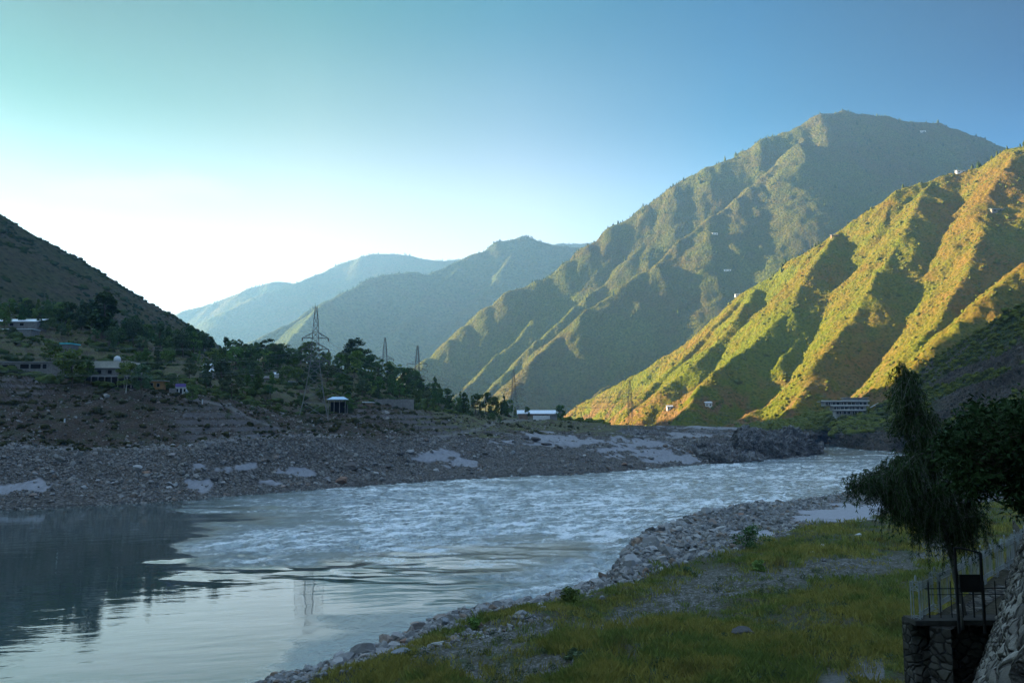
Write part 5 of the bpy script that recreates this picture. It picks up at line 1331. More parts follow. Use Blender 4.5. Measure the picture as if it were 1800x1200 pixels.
if PART_ALL or 'h' in PARTS:
    house('village_house', 45, 656, 262, 122, 19, 8, 'long low grey block house with a row of dark openings, far left on the slope', openings=[(.48, .62, .13, .42), (.64, .62, .15, .42), (.77, .62, .06, .42)], doors=[(.2, .42, .1, .7), (.3, .42, .1, .7)])
    # unfinished two-storey house
    root, w, h = house('unfinished_house', 190, 676, 266, 84, 14, 9, 'unfinished two-storey house with a cream parapet over open grey floors', wall='dark_gap', roof='roof_slab', over=.3, rth=.25, rkind='flat')
    k = 266 / F
    mb = MB()
    for i in range(8): mb.box((-w / 2 + .2 + i * (w - .4) / 7, -.25, h / 2 - .6), (.28, .28, h + 1.2))
    mb.build('column', M['wall_grey'], root)
    mb = MB(); mb.box((-w * .02, 4.3, h + .25 + 1.3), (w * .98, 8.4, 2.6)); up_ = mb.build('upper_wall', M['wall_grey'], root)
    for x_ in (-.36, -.2, .02, .25, .38):
        mb = MB(); mb.box((x_ * w, .06, h + 1.6), (1.3, .12, 1.3)); mb.build('window', M['dark_gap'], up_)
    mb = MB(); mb.box((-w * .02, 4.2, h + 2.97), (w * 1.04, 9.4, .22)); mb.build('floor_slab', M['roof_slab'], root)
    mb = MB(); mb.box((-w * .12, .3, h + 3.08 + 1.15), (w * .78, .25, 2.3)); mb.box((w * .37, .5, h + 3.08 + 1.15), (w * .12, .25, 2.3)); mb.box((w * .42, 4.2, h + 4.2), (.22, 7.6, 2.2)); mb.box((-w * .5, 4.2, h + 4.2), (.22, 7.6, 2.2)); mb.build('parapet', M['plaster'], root)
    house('hill_house', 20, 578, 395, 90, 9, 8, 'weathered grey house with a pale tin roof in the upper village, at the left edge', wall='wall_grey', roof='roof_tin', rkind='shed', openings=[(.5, .5, .08, .5), (.7, .5, .08, .5)])
    house('hill_house', 30, 589, 360, 50, 8, 6, 'small grey house just below the tin-roofed one at the left edge', wall='wall_grey', roof='roof_tin', openings=[(.3, .5, .1, .5)])
    house('garden_wall', 56, 589, 350, 24, 6, .5, 'short whitewashed wall below the upper village houses', 'wall', wall='wall_white', roof='wall_white', over=.05, rth=.1)
    house('shed', 108, 614, 330, 32, 9, 6, 'shed with a bright turquoise roof edge on the terraces', 'shed', wall='wall_grey', roof='roof_teal', over=.7, rth=.5, doors=[(.4, .45, .3, .7)])
    house('shed', 119, 615, 326, 10, 6, 3, 'pale lean-to beside the turquoise-roofed shed', 'shed', wall='wall_white', roof='roof_tin')
    # water tank
    p = at(206, 637, 300); root = empty('water_tank', tuple(p)); tag(root, 'pale round water tank behind the unfinished house', 'water tank')
    mb = MB(); mb.tube([(0, 0, -.2), (0, 0, 1.6), (0, 0, 2.2), (0, 0, 2.5)], [1.25, 1.25, .9, .35], 14); mb.build('tank', M['wall_white'], root, True)
    mb = MB(); [mb.bar((dx, dy, -5), (dx, dy, -.2), .1, 4) for dx in (-.9, .9) for dy in (-.9, .9)]; mb.box((0, 0, -.32), (2.6, 2.6, .2)); mb.build('stand', M['wall_grey'], root)
    house('brown_house', 272, 684, 270, 30, 14, 7, 'brown house with an ochre wall, between the unfinished house and the kiosk', wall='orange_w', roof='roof_slab', openings=[(.7, .5, .16, .4)], doors=[(.3, .4, .18, .7)])
    house('garden_wall', 290, 684, 266, 14, 12, .5, 'pale green painted wall right of the ochre house', 'wall', wall='roof_slab', roof='roof_slab', over=.05, rth=.1)
    # kiosk
    root, w, h = house('kiosk', 318, 692, 266, 19, 11, 3.2, 'small white kiosk under a purple signboard on the edge of the slope', 'kiosk', wall='wall_white', roof='roof_tin', doors=[(.5, .42, .2, .8)], openings=[(.17, .55, .16, .45), (.83, .55, .16, .45)], over=.15, rth=.15)
    mb = MB(); mb.box((-.1, -.25, h + .75), (w * .95, .12, 1.15)); mb.build('signboard', M['purple'], root)
    house('garden_wall', 303, 692, 267, 12, 9, .4, 'grey block wall joining the left side of the kiosk', 'wall', wall='wall_grey', roof='wall_grey', over=.02, rth=.08)
    house('hill_house', 364, 662, 330, 15, 8, 5, 'small house with a bright tin roof among the trees above the kiosk', roof='roof_tin', rkind='shed', doors=[(.5, .4, .2, .7)])
    house('hill_house', 362, 651, 345, 12, 7, 5, 'white-gabled little house standing directly above the bright tin-roofed one', wall='wall_white', roof='roof_tin', rkind='gable')
    house('hill_house', 440, 664, 370, 12, 4, 5, 'tiny house with a white roof between the kiosk and the front pylon', wall='wall_grey', roof='roof_tin')
    house('tent_house', 470, 672, 350, 12, 6, 4, 'grey tent-shaped hut in the trees left of the front pylon', 'hut', wall='wall_grey', roof='wall_grey', rkind='gable')
    house('hill_house', 483, 664, 360, 12, 5, 5, 'little white-roofed house beside the tent-shaped hut', wall='wall_white', roof='roof_tin', rkind='shed')
    house('hill_house', 511, 676, 352, 8, 4, 4, 'smallest white-roofed hut left of the front pylon', 'hut', wall='wall_grey', roof='roof_tin')
    # open shelter with blue-white roof
    p = at(592, 716, 325); z0 = gl(p[0], p[1]); k = 325 / F; root = empty('shelter', (p[0], p[1], z0)); tag(root, 'open shelter with a blue-white roof on posts, right of the front pylon', 'shelter')
    w = 32 * k; hh = p[2] - z0 + 14 * k
    for dx in (-.46, -.15, .15, .46):
        for dy in (0, 4): mb = MB(); mb.box((dx * w, dy, hh / 2 - .3), (.22, .22, hh + .6)); mb.build('post', M['wall_grey'], root)
    mb = MB(); a, b = w * .56, .5
    V = [(-a, -b, hh), (a, -b, hh), (a * .55, 2, hh + 1.2), (-a * .55, 2, hh + 1.2), (a, 4 + b, hh), (-a, 4 + b, hh)]
    mb.poly(V, [(0, 1, 2, 3), (3, 2, 4, 5)]); mb.poly([V[1], V[4], V[2]], [(0, 1, 2)]); mb.poly([V[5], V[0], V[3]], [(0, 1, 2)]); mb.build('roof', M['roof_blue'], root)
    mb = MB(); mb.box((0, 3.6, hh * .45), (w * .9, .2, hh * .8)); mb.build('back_wall', M['dark_gap'], root)
    house('shed', 646, 715, 335, 16, 3.5, 4, 'low shed with a flat white roof right of the blue-white shelter', 'shed', wall='wall_brown', roof='roof_tin', over=.35, rth=.35)
    house('compound_wall', 690, 716, 362, 74, 13, .6, 'long grey compound wall at the foot of the wood', 'wall', wall='wall_grey', roof='wall_grey', over=.04, rth=.15)
    house('farm_house', 712, 717, 360, 22, 8, 5, 'grey farm building with one dark opening at the right end of the compound wall', doors=[(.55, .4, .5, .6)])
    # long hall with white roof
    root, w, h = house('village_hall', 945, 735, 440, 68, 9, 12, 'long hall with a white tin roof at the edge of the green flat', 'hall', wall='wall_brown', roof='roof_tin', rkind='gable', openings=[(x_, .6, .05, .35) for x_ in (.45, .55, .65, .75, .85)], over=.8)
    house('garden_wall', 952, 738, 425, 30, 7, .4, 'white wall in front of the long hall', 'wall', wall='wall_white', roof='wall_white', over=.03, rth=.08)
    house('shed', 920, 737, 432, 14, 9, 5, 'brown shed touching the left end of the white-roofed hall', 'shed', wall='wall_brown', roof='roof_tin', rkind='shed')
    house('shed', 973, 738, 428, 12, 8, 4, 'grey block shed in front of the right end of the hall', 'shed', wall='wall_grey', roof='roof_slab')
    # marker posts and dots of the slope
    for px, py, yd, lab, s_ in ((113, 750, 236, 'small white post standing alone on the brown slope, left', .9), (356, 702, 266, 'white post at the edge of the slope right of the kiosk', 1.3)):
        p = at(px, py, yd); z0 = gl(p[0], p[1]); root = empty('marker_post', (p[0], p[1], z0)); tag(root, lab, 'post')
        mb = MB(); mb.box((0, 0, s_ * .6 - .2), (.34, .34, s_ * 1.2 + .4), taper=.8); mb.build('post', M['wall_white'], root); mb = MB(); mb.box((0, 0, s_ * 1.2 + .06), (.42, .42, .1)); mb.build('cap', M['wall_grey'], root)

    # terraced hotel on the wooded bench across the river
    p = at(1497, 727, 704); k = 704 / F; root = empty('riverside_hotel', (p[0], p[1], p[2] - 1), -0.12); tag(root, 'grey-white terraced building with balconies above the cliff across the river', 'building')
    fl = 4.0
    lay = [(-2, 24, 0, 9), (-1, 30, 1, 10), (-4, 38, 2, 12)]
    for i, (cx_, w_, n_, d_) in enumerate(lay):
        z0 = i * fl
        mb = MB(); mb.box((cx_, d_ / 2 + 1.6, z0 + fl / 2 - (1.5 if i == 0 else 0)), (w_ - 1.5, d_, fl + (3 if i == 0 else -.3))); mb.build('wall', M['concrete'], root)
        mb = MB(); mb.box((cx_ - i * .8, d_ / 2 - .3, z0 + fl - .05), (w_ + 3, d_ + 4, .45)); mb.build('floor_slab', M['concrete'], root)
        mb = MB(); mb.box((cx_ - i * .8, -2.2, z0 + fl + .55), (w_ + 3, .2, .8)); mb.build('balcony_railing', M['wall_white'], root)
        for j in range(int(w_ / 3.4)):
            x_ = cx_ - w_ / 2 + 2.2 + j * 3.3; mb = MB(); mb.box((x_, 1.56, z0 + fl * .5), (2.1, .12, 2.1)); wi = mb.build('window', M['dark_gap'], root)
            mb = MB(); mb.box((x_, 1.46, z0 + fl * .5), (.12, .1, 2.1)); mb.build('mullion', M['wall_white'], wi)
        for j in range(int(w_ / 4.6) + 1):
            mb = MB(); mb.box((cx_ - w_ / 2 + .4 + j * 4.5, -1.9, z0 + fl / 2 - (2 if i == 0 else .1)), (.4, .4, fl + (3.2 if i == 0 else -.2))); mb.build('column', M['concrete'], root)
    mb = MB(); mb.box((5, 7, 3 * fl + 1.6), (20, 8, 3.0)); mb.build('upper_storey', M['roof_slab'], root)
    mb = MB(); mb.box((5, 6.5, 3 * fl + 3.3), (22, 10, .4)); mb.build('roof', M['concrete'], root)
    mb = MB(); V = [(16, -1, 6.6), (24, 2, 10.5), (24, 5, 10.5), (16, 3, 6.6)]; V += [(a, b, c - .5) for a, b, c in V]; mb.poly(V, [(0, 1, 2, 3), (7, 6, 5, 4), (0, 4, 5, 1), (1, 5, 6, 2), (2, 6, 7, 3), (3, 7, 4, 0)]); mb.build('stair', M['concrete'], root)
    # lone houses on the slopes
    hg, hbm = H_green, H_big
    def slope_house(px, py, fn, y0, y1, w_m, h_m, lab, wall='wall_white', roof='roof_tin', rk='shed'):
        p_, ok_ = hit(px, py, y0, y1, fn, 900)
        z = p_[2]; root = empty('slope_house', tuple(p_)); tag(root, lab, 'house')
        mb = MB(); mb.box((0, 3, h_m / 2 - 1.5), (w_m, 6, h_m + 3)); mb.build('wall', M[wall], root)
        mb = MB(); V = [(-w_m * .56, -.8, h_m + .2), (w_m * .56, -.8, h_m + .2), (w_m * .56, 6.6, h_m + 1.8), (-w_m * .56, 6.6, h_m + 1.8)]; V += [(a, b, c + .2) for a, b, c in V]
        mb.poly(V, [(0, 3, 2, 1), (4, 5, 6, 7), (0, 1, 5, 4), (1, 2, 6, 5), (2, 3, 7, 6), (3, 0, 4, 7)]); mb.build('roof', M[roof], root)
        for s in (-.25, .25): mb = MB(); mb.box((s * w_m, -.03, h_m * .5), (w_m * .16, .08, h_m * .4)); mb.build('window', M['dark_gap'], root)
    slope_house(1690, 304, hg, 1000, 1500, 16, 4, 'white house on the skyline saddle of the green mountain, right')
    slope_house(1754, 373, hg, 900, 1400, 17, 5, 'pale-roofed house on the steep orange spur near the right edge', 'wall_grey', 'roof_blue')
    slope_house(1297, 520, hg, 1300, 1700, 9, 3, 'tiny white hut on the crest of the green spur, centre right')
    slope_house(1468, 416, hg, 1200, 1600, 12, 3, 'low house with a brown wall just under the crest where the green spur tops out', 'wall_brown')
    slope_house(1246, 716, hg, 900, 1500, 9, 5, 'white house by the road at the foot of the cliffs')
    slope_house(1178, 702 + 18, hg, 1000, 1500, 8, 4, 'small pale hut at the foot of the left green spur')
    slope_house(1257, 413, hbm, 2200, 3300, 18, 6, 'tiny white farm high on the middle spur of the big mountain')
    slope_house(1279, 477, hbm, 2000, 3200, 22, 6, 'cluster-like pale farmhouse in the shade of the big mountain')
    slope_house(1623, 233, hbm, 2600, 3200, 20, 6, 'small white house under the right summit of the big mountain')
# ------------------------------------------------------------------ foreground: grass, shrubs, willow, broadleaf tree, fences, walls
def grass_mat():
    m = Mat('long_grass'); t = m.attr('tone'); n = m.noise(0.11, 4, 0.6); n2 = m.noise(0.5, 3)
    g = m.mix(t, (0.085, 0.12, 0.028), (0.22, 0.26, 0.06)); y = m.mix(t, (0.20, 0.18, 0.04), (0.38, 0.33, 0.08)); rd = m.mix(t, (0.09, 0.06, 0.02), (0.17, 0.11, 0.035))
    c = m.mix(m.rng(m.math('ADD', n, m.math('MULTIPLY', m.math('SUBTRACT', n2, .5), .6)), 0.40, 0.56), g, y)
    c = m.mix(m.rng(m.noise(0.16, 3, vec=m.geo.outputs['Position'], stretch=(1.3, .8, 1)), 0.60, 0.72, 0, .7), c, rd)
    return m.set(c, 0.85, 0.15)
M['grass'] = grass_mat()
if PART_ALL or 'g' in PARTS:
    r = np.random.default_rng(91)
    N = 60000
    q = r.uniform(-0.24, 0.64, N); Yl, _ = NB.rows(q)
    inv = r.uniform(1 / np.minimum(Yl[4] * 1.12, 200), 1 / 30.0); y = 1 / inv; x = q * y
    Z, T, gr, sd, tr, sl = [a[0] for a in H_near(x[None], y[None])]
    dens = sstep(-0.25, 0.2, fbm(x / 4, y / 4, 4, 93)) * .85 + .15
    k = (r.uniform(0, 1, N) < gr * dens + 0.05 * (tr > .3) + 0.05 * (T < 5.2) * (T > 4)) & (sd < .3) & (sl < .3) & ~((y < 40) & (q > .5))
    x, y, Z, T = x[k], y[k], Z[k], T[k]
    tall = (0.36 + 0.42 * sstep(-.3, .4, fbm(x / 6, y / 6, 3, 95))) * np.where(T > 3.4, 1.0, 0.95) * r.uniform(.7, 1.25, len(x))
    wid = np.interp(y, [30, 60, 150], [0.45, 0.7, 1.6]); B = 15
    n = len(x); nb = n * B
    cx_ = np.repeat(x, B) + r.normal(0, 1, nb) * np.repeat(wid, B) * .38; cy_ = np.repeat(y, B) + r.normal(0, 1, nb) * np.repeat(wid, B) * .38
    cz_ = np.repeat(Z, B) - .05; h = np.repeat(tall, B) * r.uniform(.45, 1.15, nb); a = r.uniform(0, 6.28, nb); bw = np.interp(np.repeat(y, B), [30, 60, 150], [0.016, 0.028, 0.06]) * r.uniform(.7, 1.4, nb)
    lean = r.uniform(.1, .7, nb) * h; b_ = r.uniform(0, 6.28, nb)
    px_, py_ = np.cos(a) * bw, np.sin(a) * bw; lx, ly = np.cos(b_) * lean, np.sin(b_) * lean
    V = np.stack([np.stack([cx_ - px_, cy_ - py_, cz_], 1), np.stack([cx_ + px_, cy_ + py_, cz_], 1), np.stack([cx_ + px_ * .7 + lx * .4, cy_ + py_ * .7 + ly * .4, cz_ + h * .65], 1), np.stack([cx_ + lx, cy_ + ly, cz_ + h], 1)], 1).reshape(-1, 3)
    i = np.arange(nb) * 4; Fq = np.stack([i, i + 1, i + 2, i + 3], 1)
    tone = np.repeat(np.clip(np.repeat(r.uniform(0, 1, n), B) * .5 + r.uniform(0, .5, nb), 0, 1), 4)
    o = link('long_grass', mesh_arrays('long_grass', V, [Fq], False, {'tone': tone}, [M['grass']])); tag(o, kind='stuff')
    nw = 520; q = r.uniform(-.2, .6, nw); Yl, _ = NB.rows(q); yw = 1 / r.uniform(1 / (Yl[4] * 1.02), 1 / 36.0); xw = q * yw; Zw, Tw, gw_, sw_, tw_, slw = [a[0] for a in H_near(xw[None], yw[None])]
    kw = (slw < .3) & (sw_ < .3) & (fbm(xw / 7, yw / 7, 3, 61) > -.1); cw = np.stack([xw, yw, Zw + .22], 1)[kw]; cw = np.repeat(cw, 3, 0) + r.normal(0, .22, (len(cw) * 3, 3)) * [1, 1, .5]
    V, Fc, tone = leaf_cloud(r, cw, np.tile([.3, .3, .26], (len(cw), 1)) * r.uniform(.6, 1.4, (len(cw), 1)), 42, .055)
    o = link('weeds', mesh_arrays('weeds', V, [Fc], False, {'tone': tone}, [M['leaf_c']])); tag(o, kind='stuff')
    # low shrubs at the water side of the grass
    def near_bush(px, py, hpx, kind, leaf, label, wide=1.0, per=70, ls=.11):
        best, _ = hit(px, py, 30, 220, lambda X, Y: H_near(X, Y)[0], 500)
        H = hpx / F * best[1]; rt = make_tree(kind, r, H, M[leaf], M['bark'], per, ls * max(1, best[1] / 80), name='shrub'); rt.location = (best[0], best[1], best[2] - .05); rt.scale = (wide, wide, 1); tag(rt, label, 'shrub'); return rt
    near_bush(1318, 968, 50, 'bush', 'leaf_a', 'dark green shrub standing on the stone bar at the edge of the grass', 1.15)
    near_bush(1003, 1060, 30, 'bush', 'leaf_b', 'small green bush between the shore stones and the yellow grass', 1.25)
    near_bush(1332, 1003, 22, 'bush', 'leaf_b', 'low green bush in the yellow grass in front of the dark shrub', 1.2)
    near_bush(1205, 1010, 14, 'bush', 'leaf_c', 'low grey-green bush at the lower edge of the boulder heap', 1.8)
    near_bush(835, 1106, 18, 'bush', 'leaf_b', 'small weed clump among the shore stones beside the rust-red rock', 1.3)
    near_bush(1010, 1160, 22, 'bush', 'leaf_c', 'grey-green clump in the bare track at the bottom of the photo', 1.5)

# ---- willow with long hanging twigs
def narrow_leaves(r, P_, D_, L_, wdt):
    """thin leaves at points P_ hanging along directions D_"""
    n = len(P_); D_ = D_ / np.linalg.norm(D_, axis=1, keepdims=True); s = np.cross(D_, r.normal(size=(n, 3))); s /= np.linalg.norm(s, axis=1, keepdims=True) + 1e-9
    L = L_ * r.uniform(.6, 1.2, n)[:, None]; w = wdt * r.uniform(.7, 1.2, n)[:, None]
    V = np.stack([P_, P_ + D_ * L * .4 + s * w, P_ + D_ * L, P_ + D_ * L * .4 - s * w], 1).reshape(-1, 3)
    return V, np.arange(n * 4).reshape(n, 4)
M['willow_leaf'] = leaf_mat('willow_leaves', (0.020, 0.055, 0.020), (0.055, 0.115, 0.035), 1.5)
M['dark_leaf'] = leaf_mat('glossy_dark_leaves', (0.010, 0.024, 0.008), (0.030, 0.055, 0.014), 1.0)
M['bark_grey'] = plain('smooth_grey_bark', (0.16, 0.155, 0.14), 0.85, 0.2, 0.3, 5, bump=.01)
if PART_ALL or 'W' in PARTS:
    r = np.random.default_rng(55)
    D0 = 22.5
    base = at(1694, 1072, D0); TOPZ = 14.55
    root = empty('willow_tree', (base[0], base[1], TOPZ)); tag(root, 'willow with long hanging twigs rising behind the fence at the right', 'tree')
    loc = lambda px, py, dy=0.0: at(px, py, D0 + dy) - np.array([base[0], base[1], TOPZ])
    trunk_pts = [np.array([0, 0, -.5]), np.array([0, 0, 0.0]), loc(1685, 1040), loc(1675, 985), loc(1660, 930), loc(1645, 870, .1), loc(1632, 800, .1), loc(1612, 730), loc(1596, 680), loc(1583, 645)]
    mb = MB(); mb.tube(trunk_pts, [.11, .10, .085, .075, .07, .06, .05, .04, .025, .012], 8); mb.build('trunk', M['bark_grey'], root, True)
    limbs = []
    def limb(i, target, sag=.15, rad=.03):
        a = trunk_pts[i]; m_ = (a + target) / 2 + np.array([0, 0, abs(target[0] - a[0]) * sag]); pts = [a, a * .6 + m_ * .4 + [0, 0, .05], m_, target]; limbs.append(np.array(pts))
        mb = MB(); mb.tube(pts, [rad, rad * .8, rad * .5, rad * .2], 6); mb.build('limb', M['bark_grey'], root, True)
    for t_ in [(5, (1560, 838, -.2)), (5, (1520, 842, .3)), (5, (1490, 850, 0)), (6, (1540, 826, .6)), (6, (1585, 820, -.6)), (5, (1720, 850, .4)), (6, (1700, 790, -.3)), (4, (1600, 880, .3)), (4, (1730, 905, -.4)), (7, (1655, 745, .2)), (7, (1570, 735, .2)), (8, (1612, 690, .3)), (8, (1572, 690, -.2)), (6, (1675, 755, .5)), (5, (1655, 850, -.7)), (9, (1600, 655, .1)), (5, (1575, 860, -.5)), (5, (1620, 850, .6)), (4, (1680, 890, .5)), (6, (1600, 775, .3)), (6, (1660, 790, -.2)), (5, (1508, 836, -.4)), (5, (1548, 850, .5)), (5, (1592, 878, .4)), (5, (1640, 885, -.5)), (6, (1640, 810, .4)), (4, (1705, 880, .3))]:
        limb(t_[0], loc(*t_[1]))
    VV, FF, TT, k = [], [], [], 0
    tw = MB()
    allp = [l for l in limbs] + [np.array(trunk_pts[6:])]
    for li, L_ in enumerate(allp):
        seg = np.concatenate([[0], np.cumsum(np.linalg.norm(np.diff(L_, axis=0), axis=1))]); nt_ = int(seg[-1] * 46) + 20
        low = li < len(limbs) and L_[0][2] < trunk_pts[6][2] + .1
        for _ in range(nt_):
            s_ = seg[-1] * r.uniform(.30, 1.0) if low else seg[-1] * r.uniform(0.05, 1)
            p = np.array([np.interp(s_, seg, L_[:, j]) for j in range(3)]) + r.normal(0, .11, 3)
            ln = r.uniform(.35, 1.15) * (1.0 if low else .75); ln = ln * 1.5 if (low and r.uniform() < .12) else ln
            if low and p[0] < loc(1560, 850)[0]: ln *= .5
            dirx = r.normal(0, .22, 2); up = r.uniform(-.05, .12)
            n_ = 7; tt = np.linspace(0, 1, n_); pts = np.stack([p[0] + dirx[0] * tt, p[1] + dirx[1] * tt, p[2] + up * np.sin(tt * 3.14) * 1.2 - ln * tt ** 1.35], 1)
            tw.tube(pts[::2], .004, 3, cap=False)
            m_ = int(ln * 42) + 5; u = r.uniform(0, 1, m_); pp = np.stack([np.interp(u, tt, pts[:, j]) for j in range(3)], 1)
            dd = r.normal(0, .45, (m_, 3)); dd[:, 2] = -r.uniform(.25, 1.1, m_)
            V, Fc = narrow_leaves(r, pp, dd, .135, .0115); VV.append(V); FF.append(Fc + k); k += len(V); TT.append(np.repeat(r.uniform(0, 1, m_) * .5 + r.uniform(0, .5), 4))
    link('crown', mesh_arrays('crown', np.concatenate(VV), FF, False, {'tone': np.concatenate(TT)}, [M['willow_leaf']]), root)
    tw.build('twigs', M['bark_grey'], root)

    # ---- dark broadleaf tree at the right edge
    D1 = 19.0
    b1 = at(1900, 1000, D1); gz = 14.4; root = empty('broadleaf_tree', (b1[0], b1[1], gz)); tag(root, 'dense dark broadleaf tree reaching in from the right edge', 'tree')
    loc1 = lambda px, py, dy=0.0: at(px, py, D1 + dy) - np.array([b1[0], b1[1], gz])
    tp = [np.array([0, 0, -.6]), np.array([0, 0, .3]), loc1(1885, 900), loc1(1865, 830), loc1(1850, 780)]
    mb = MB(); mb.tube(tp, [.17, .15, .12, .1, .06], 8); mb.build('trunk', M['bark'], root, True)
    tg = []
    for _ in range(620):
        # outline of the crown in the photo, given depth of its own
        px = r.uniform(1652, 1950); py = r.uniform(695, 905)
        top = np.interp(px, [1650, 1690, 1715, 1740, 1760, 1800, 1950], [800, 745, 712, 725, 716, 700, 680]); bot = np.interp(px, [1650, 1700, 1740, 1760, 1790, 1800, 1950], [800, 868, 860, 852, 893, 900, 900])
        if not (top < py < bot): continue
        tg.append(loc1(px, py, r.uniform(-1.5, 1.5)))
    bm_ = MB(); leafV, leafF, leafT, k = [], [], [], 0
    for i, t_ in enumerate(tg):
        a = tp[2 + i % 3]; md = (a + t_) / 2 + r.normal(0, .12, 3); bm_.tube([a, md, t_], [.025, .014, .005], 4, cap=False)
        n_ = 42; p = t_ + r.normal(0, .16, (n_, 3)); dd = r.normal(0, .7, (n_, 3)); dd[:, 2] -= .35
        V, Fc = narrow_leaves(r, p, dd, .17, .030); leafV.append(V); leafF.append(Fc + k); k += len(V); leafT.append(np.repeat(r.uniform(0, 1, n_) * .6 + r.uniform(0, .4), 4))
    link('crown', mesh_arrays('crown', np.concatenate(leafV), leafF, False, {'tone': np.concatenate(leafT)}, [M['dark_leaf']]), root)
    bm_.build('branches', M['bark'], root)

    # ---- stone terrace, retaining wall
    m = Mat('rubble_masonry')
    nz_ = m.noise(1.6, 5, .6); vv = m.n('ShaderNodeVectorMath', operation='ADD'); m.l(m.geo.outputs['Position'], vv.inputs[0]); cmb = m.n('ShaderNodeCombineXYZ'); m.l(m.math('MULTIPLY', nz_, .35), cmb.inputs[0]); m.l(m.math('MULTIPLY', nz_, .3), cmb.inputs[2]); m.l(cmb.outputs[0], vv.inputs[1])
    ed = m.voro(3.0, 'DISTANCE_TO_EDGE', vec=vv.outputs[0], stretch=(1, 1, 1.5)); ce = m.voro(3.0, 'F1', vec=vv.outputs[0], stretch=(1, 1, 1.5), out='Color')
    bw_ = m.n('ShaderNodeSeparateColor'); m.l(ce, bw_.inputs[0])
    st = m.mix(m.rng(bw_.outputs[0], .1, .9), (0.09, 0.085, 0.075), (0.34, 0.32, 0.28)); st = m.mix(m.rng(m.noise(9, 5, .7), .35, .65, 0, .5), st, (0.10, 0.09, 0.075))
    c = m.mix(m.rng(ed, 0.02, 0.07), (0.055, 0.05, 0.045), st); M['masonry'] = m.set(c, .9, .2, m.bump(m.math('ADD', m.rng(ed, 0, .12), m.math('MULTIPLY', m.noise(14, 5, .7), .3)), .09, 1.0))
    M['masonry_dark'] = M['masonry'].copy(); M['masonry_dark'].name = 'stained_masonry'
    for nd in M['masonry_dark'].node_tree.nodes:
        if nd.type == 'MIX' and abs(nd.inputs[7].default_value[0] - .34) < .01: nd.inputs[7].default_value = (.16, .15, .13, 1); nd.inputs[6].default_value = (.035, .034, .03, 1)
    Cn = np.array([at(1612, 1090, 22)[0], 22.0]); zt = 14.55
    e2 = np.array([21.8, 33.6]); w0 = np.array([9.6 - 3.3, 16.5 - 1.6]); w1 = np.array([29.5 - 1.9, 45.0 + .9])      # fence line end, foot of retaining wall
    dr = (w1 - w0) / np.linalg.norm(w1 - w0)
    fr_end = np.array([13.75, 22.1])                                                                    # where the terrace front meets the big wall
    def wall_sheet(name, a, b, z_lo, z_hi, thick, batter, label, seed, amp=.05):
        """masonry wall from a to b with stones that stand proud"""
        L = np.linalg.norm(b - a); d = (b - a) / L; nrm = np.array([d[1], -d[0]]); nu, nv = int(L / .06), int((z_hi - z_lo) / .06)
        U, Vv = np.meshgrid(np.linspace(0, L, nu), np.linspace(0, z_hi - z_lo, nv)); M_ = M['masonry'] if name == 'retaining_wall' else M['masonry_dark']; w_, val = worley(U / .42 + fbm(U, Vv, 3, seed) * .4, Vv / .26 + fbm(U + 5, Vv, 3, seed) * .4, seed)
        rel = np.clip(.62 - w_, 0, .4) * amp * 2.5 + (val - .5) * amp + fbm(U / .08, Vv / .08, 2, seed) * amp * .15
        off = rel - batter * (Vv) ; P3 = np.stack([a[0] + d[0] * U + nrm[0] * off, a[1] + d[1] * U + nrm[1] * off, z_lo + Vv], 2)
        V = P3.reshape(-1, 3); Fc = grid_faces(nv, nu)
        k = len(V); back = batter * (z_hi - z_lo) + thick; ex = []
        for (u0, v0) in ((0, z_lo), (L, z_lo), (L, z_hi), (0, z_hi)):
            ex.append([a[0] + d[0] * u0 - nrm[0] * back, a[1] + d[1] * u0 - nrm[1] * back, v0])
        # top sheet
        topi = np.arange(nu) + (nv - 1) * nu; tb = np.array([[a[0] + d[0] * u - nrm[0] * back, a[1] + d[1] * u - nrm[1] * back, z_hi] for u in np.linspace(0, L, nu)])
        kk = k; V = np.concatenate([V, tb]); bi = kk + np.arange(nu); F2 = np.stack([topi[:-1], topi[1:], bi[1:], bi[:-1]], 1)
        # end caps
        li = np.arange(nv) * nu; lb = len(V); V = np.concatenate([V, np.array([[a[0] - nrm[0] * back, a[1] - nrm[1] * back, z] for z in np.linspace(z_lo, z_hi, nv)])]); lbi = lb + np.arange(nv); F3 = np.stack([li[:-1], li[1:], lbi[1:], lbi[:-1]], 1)
        ri = np.arange(nv) * nu + nu - 1; rb = len(V); V = np.concatenate([V, np.array([[b[0] - nrm[0] * back, b[1] - nrm[1] * back, z] for z in np.linspace(z_lo, z_hi, nv)])]); rbi = rb + np.arange(nv); F3 = np.concatenate([F3, np.stack([ri[:-1], rbi[:-1], rbi[1:], ri[1:]], 1)])
        o = link(name, mesh_arrays(name, V, [Fc, F2, F3], True, None, [M_])); tag(o, label, 'wall'); return o
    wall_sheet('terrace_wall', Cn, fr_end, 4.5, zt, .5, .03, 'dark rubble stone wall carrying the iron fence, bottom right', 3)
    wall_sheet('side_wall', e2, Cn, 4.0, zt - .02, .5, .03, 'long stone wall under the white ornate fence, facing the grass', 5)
    wall_sheet('retaining_wall', w1, w0 - dr * 9.5, 10.0, 24.0, .8, .36, 'sloping rough stone retaining wall at the bottom right corner', 7, .09)
    for o in [bpy.data.objects['retaining_wall']]: pass
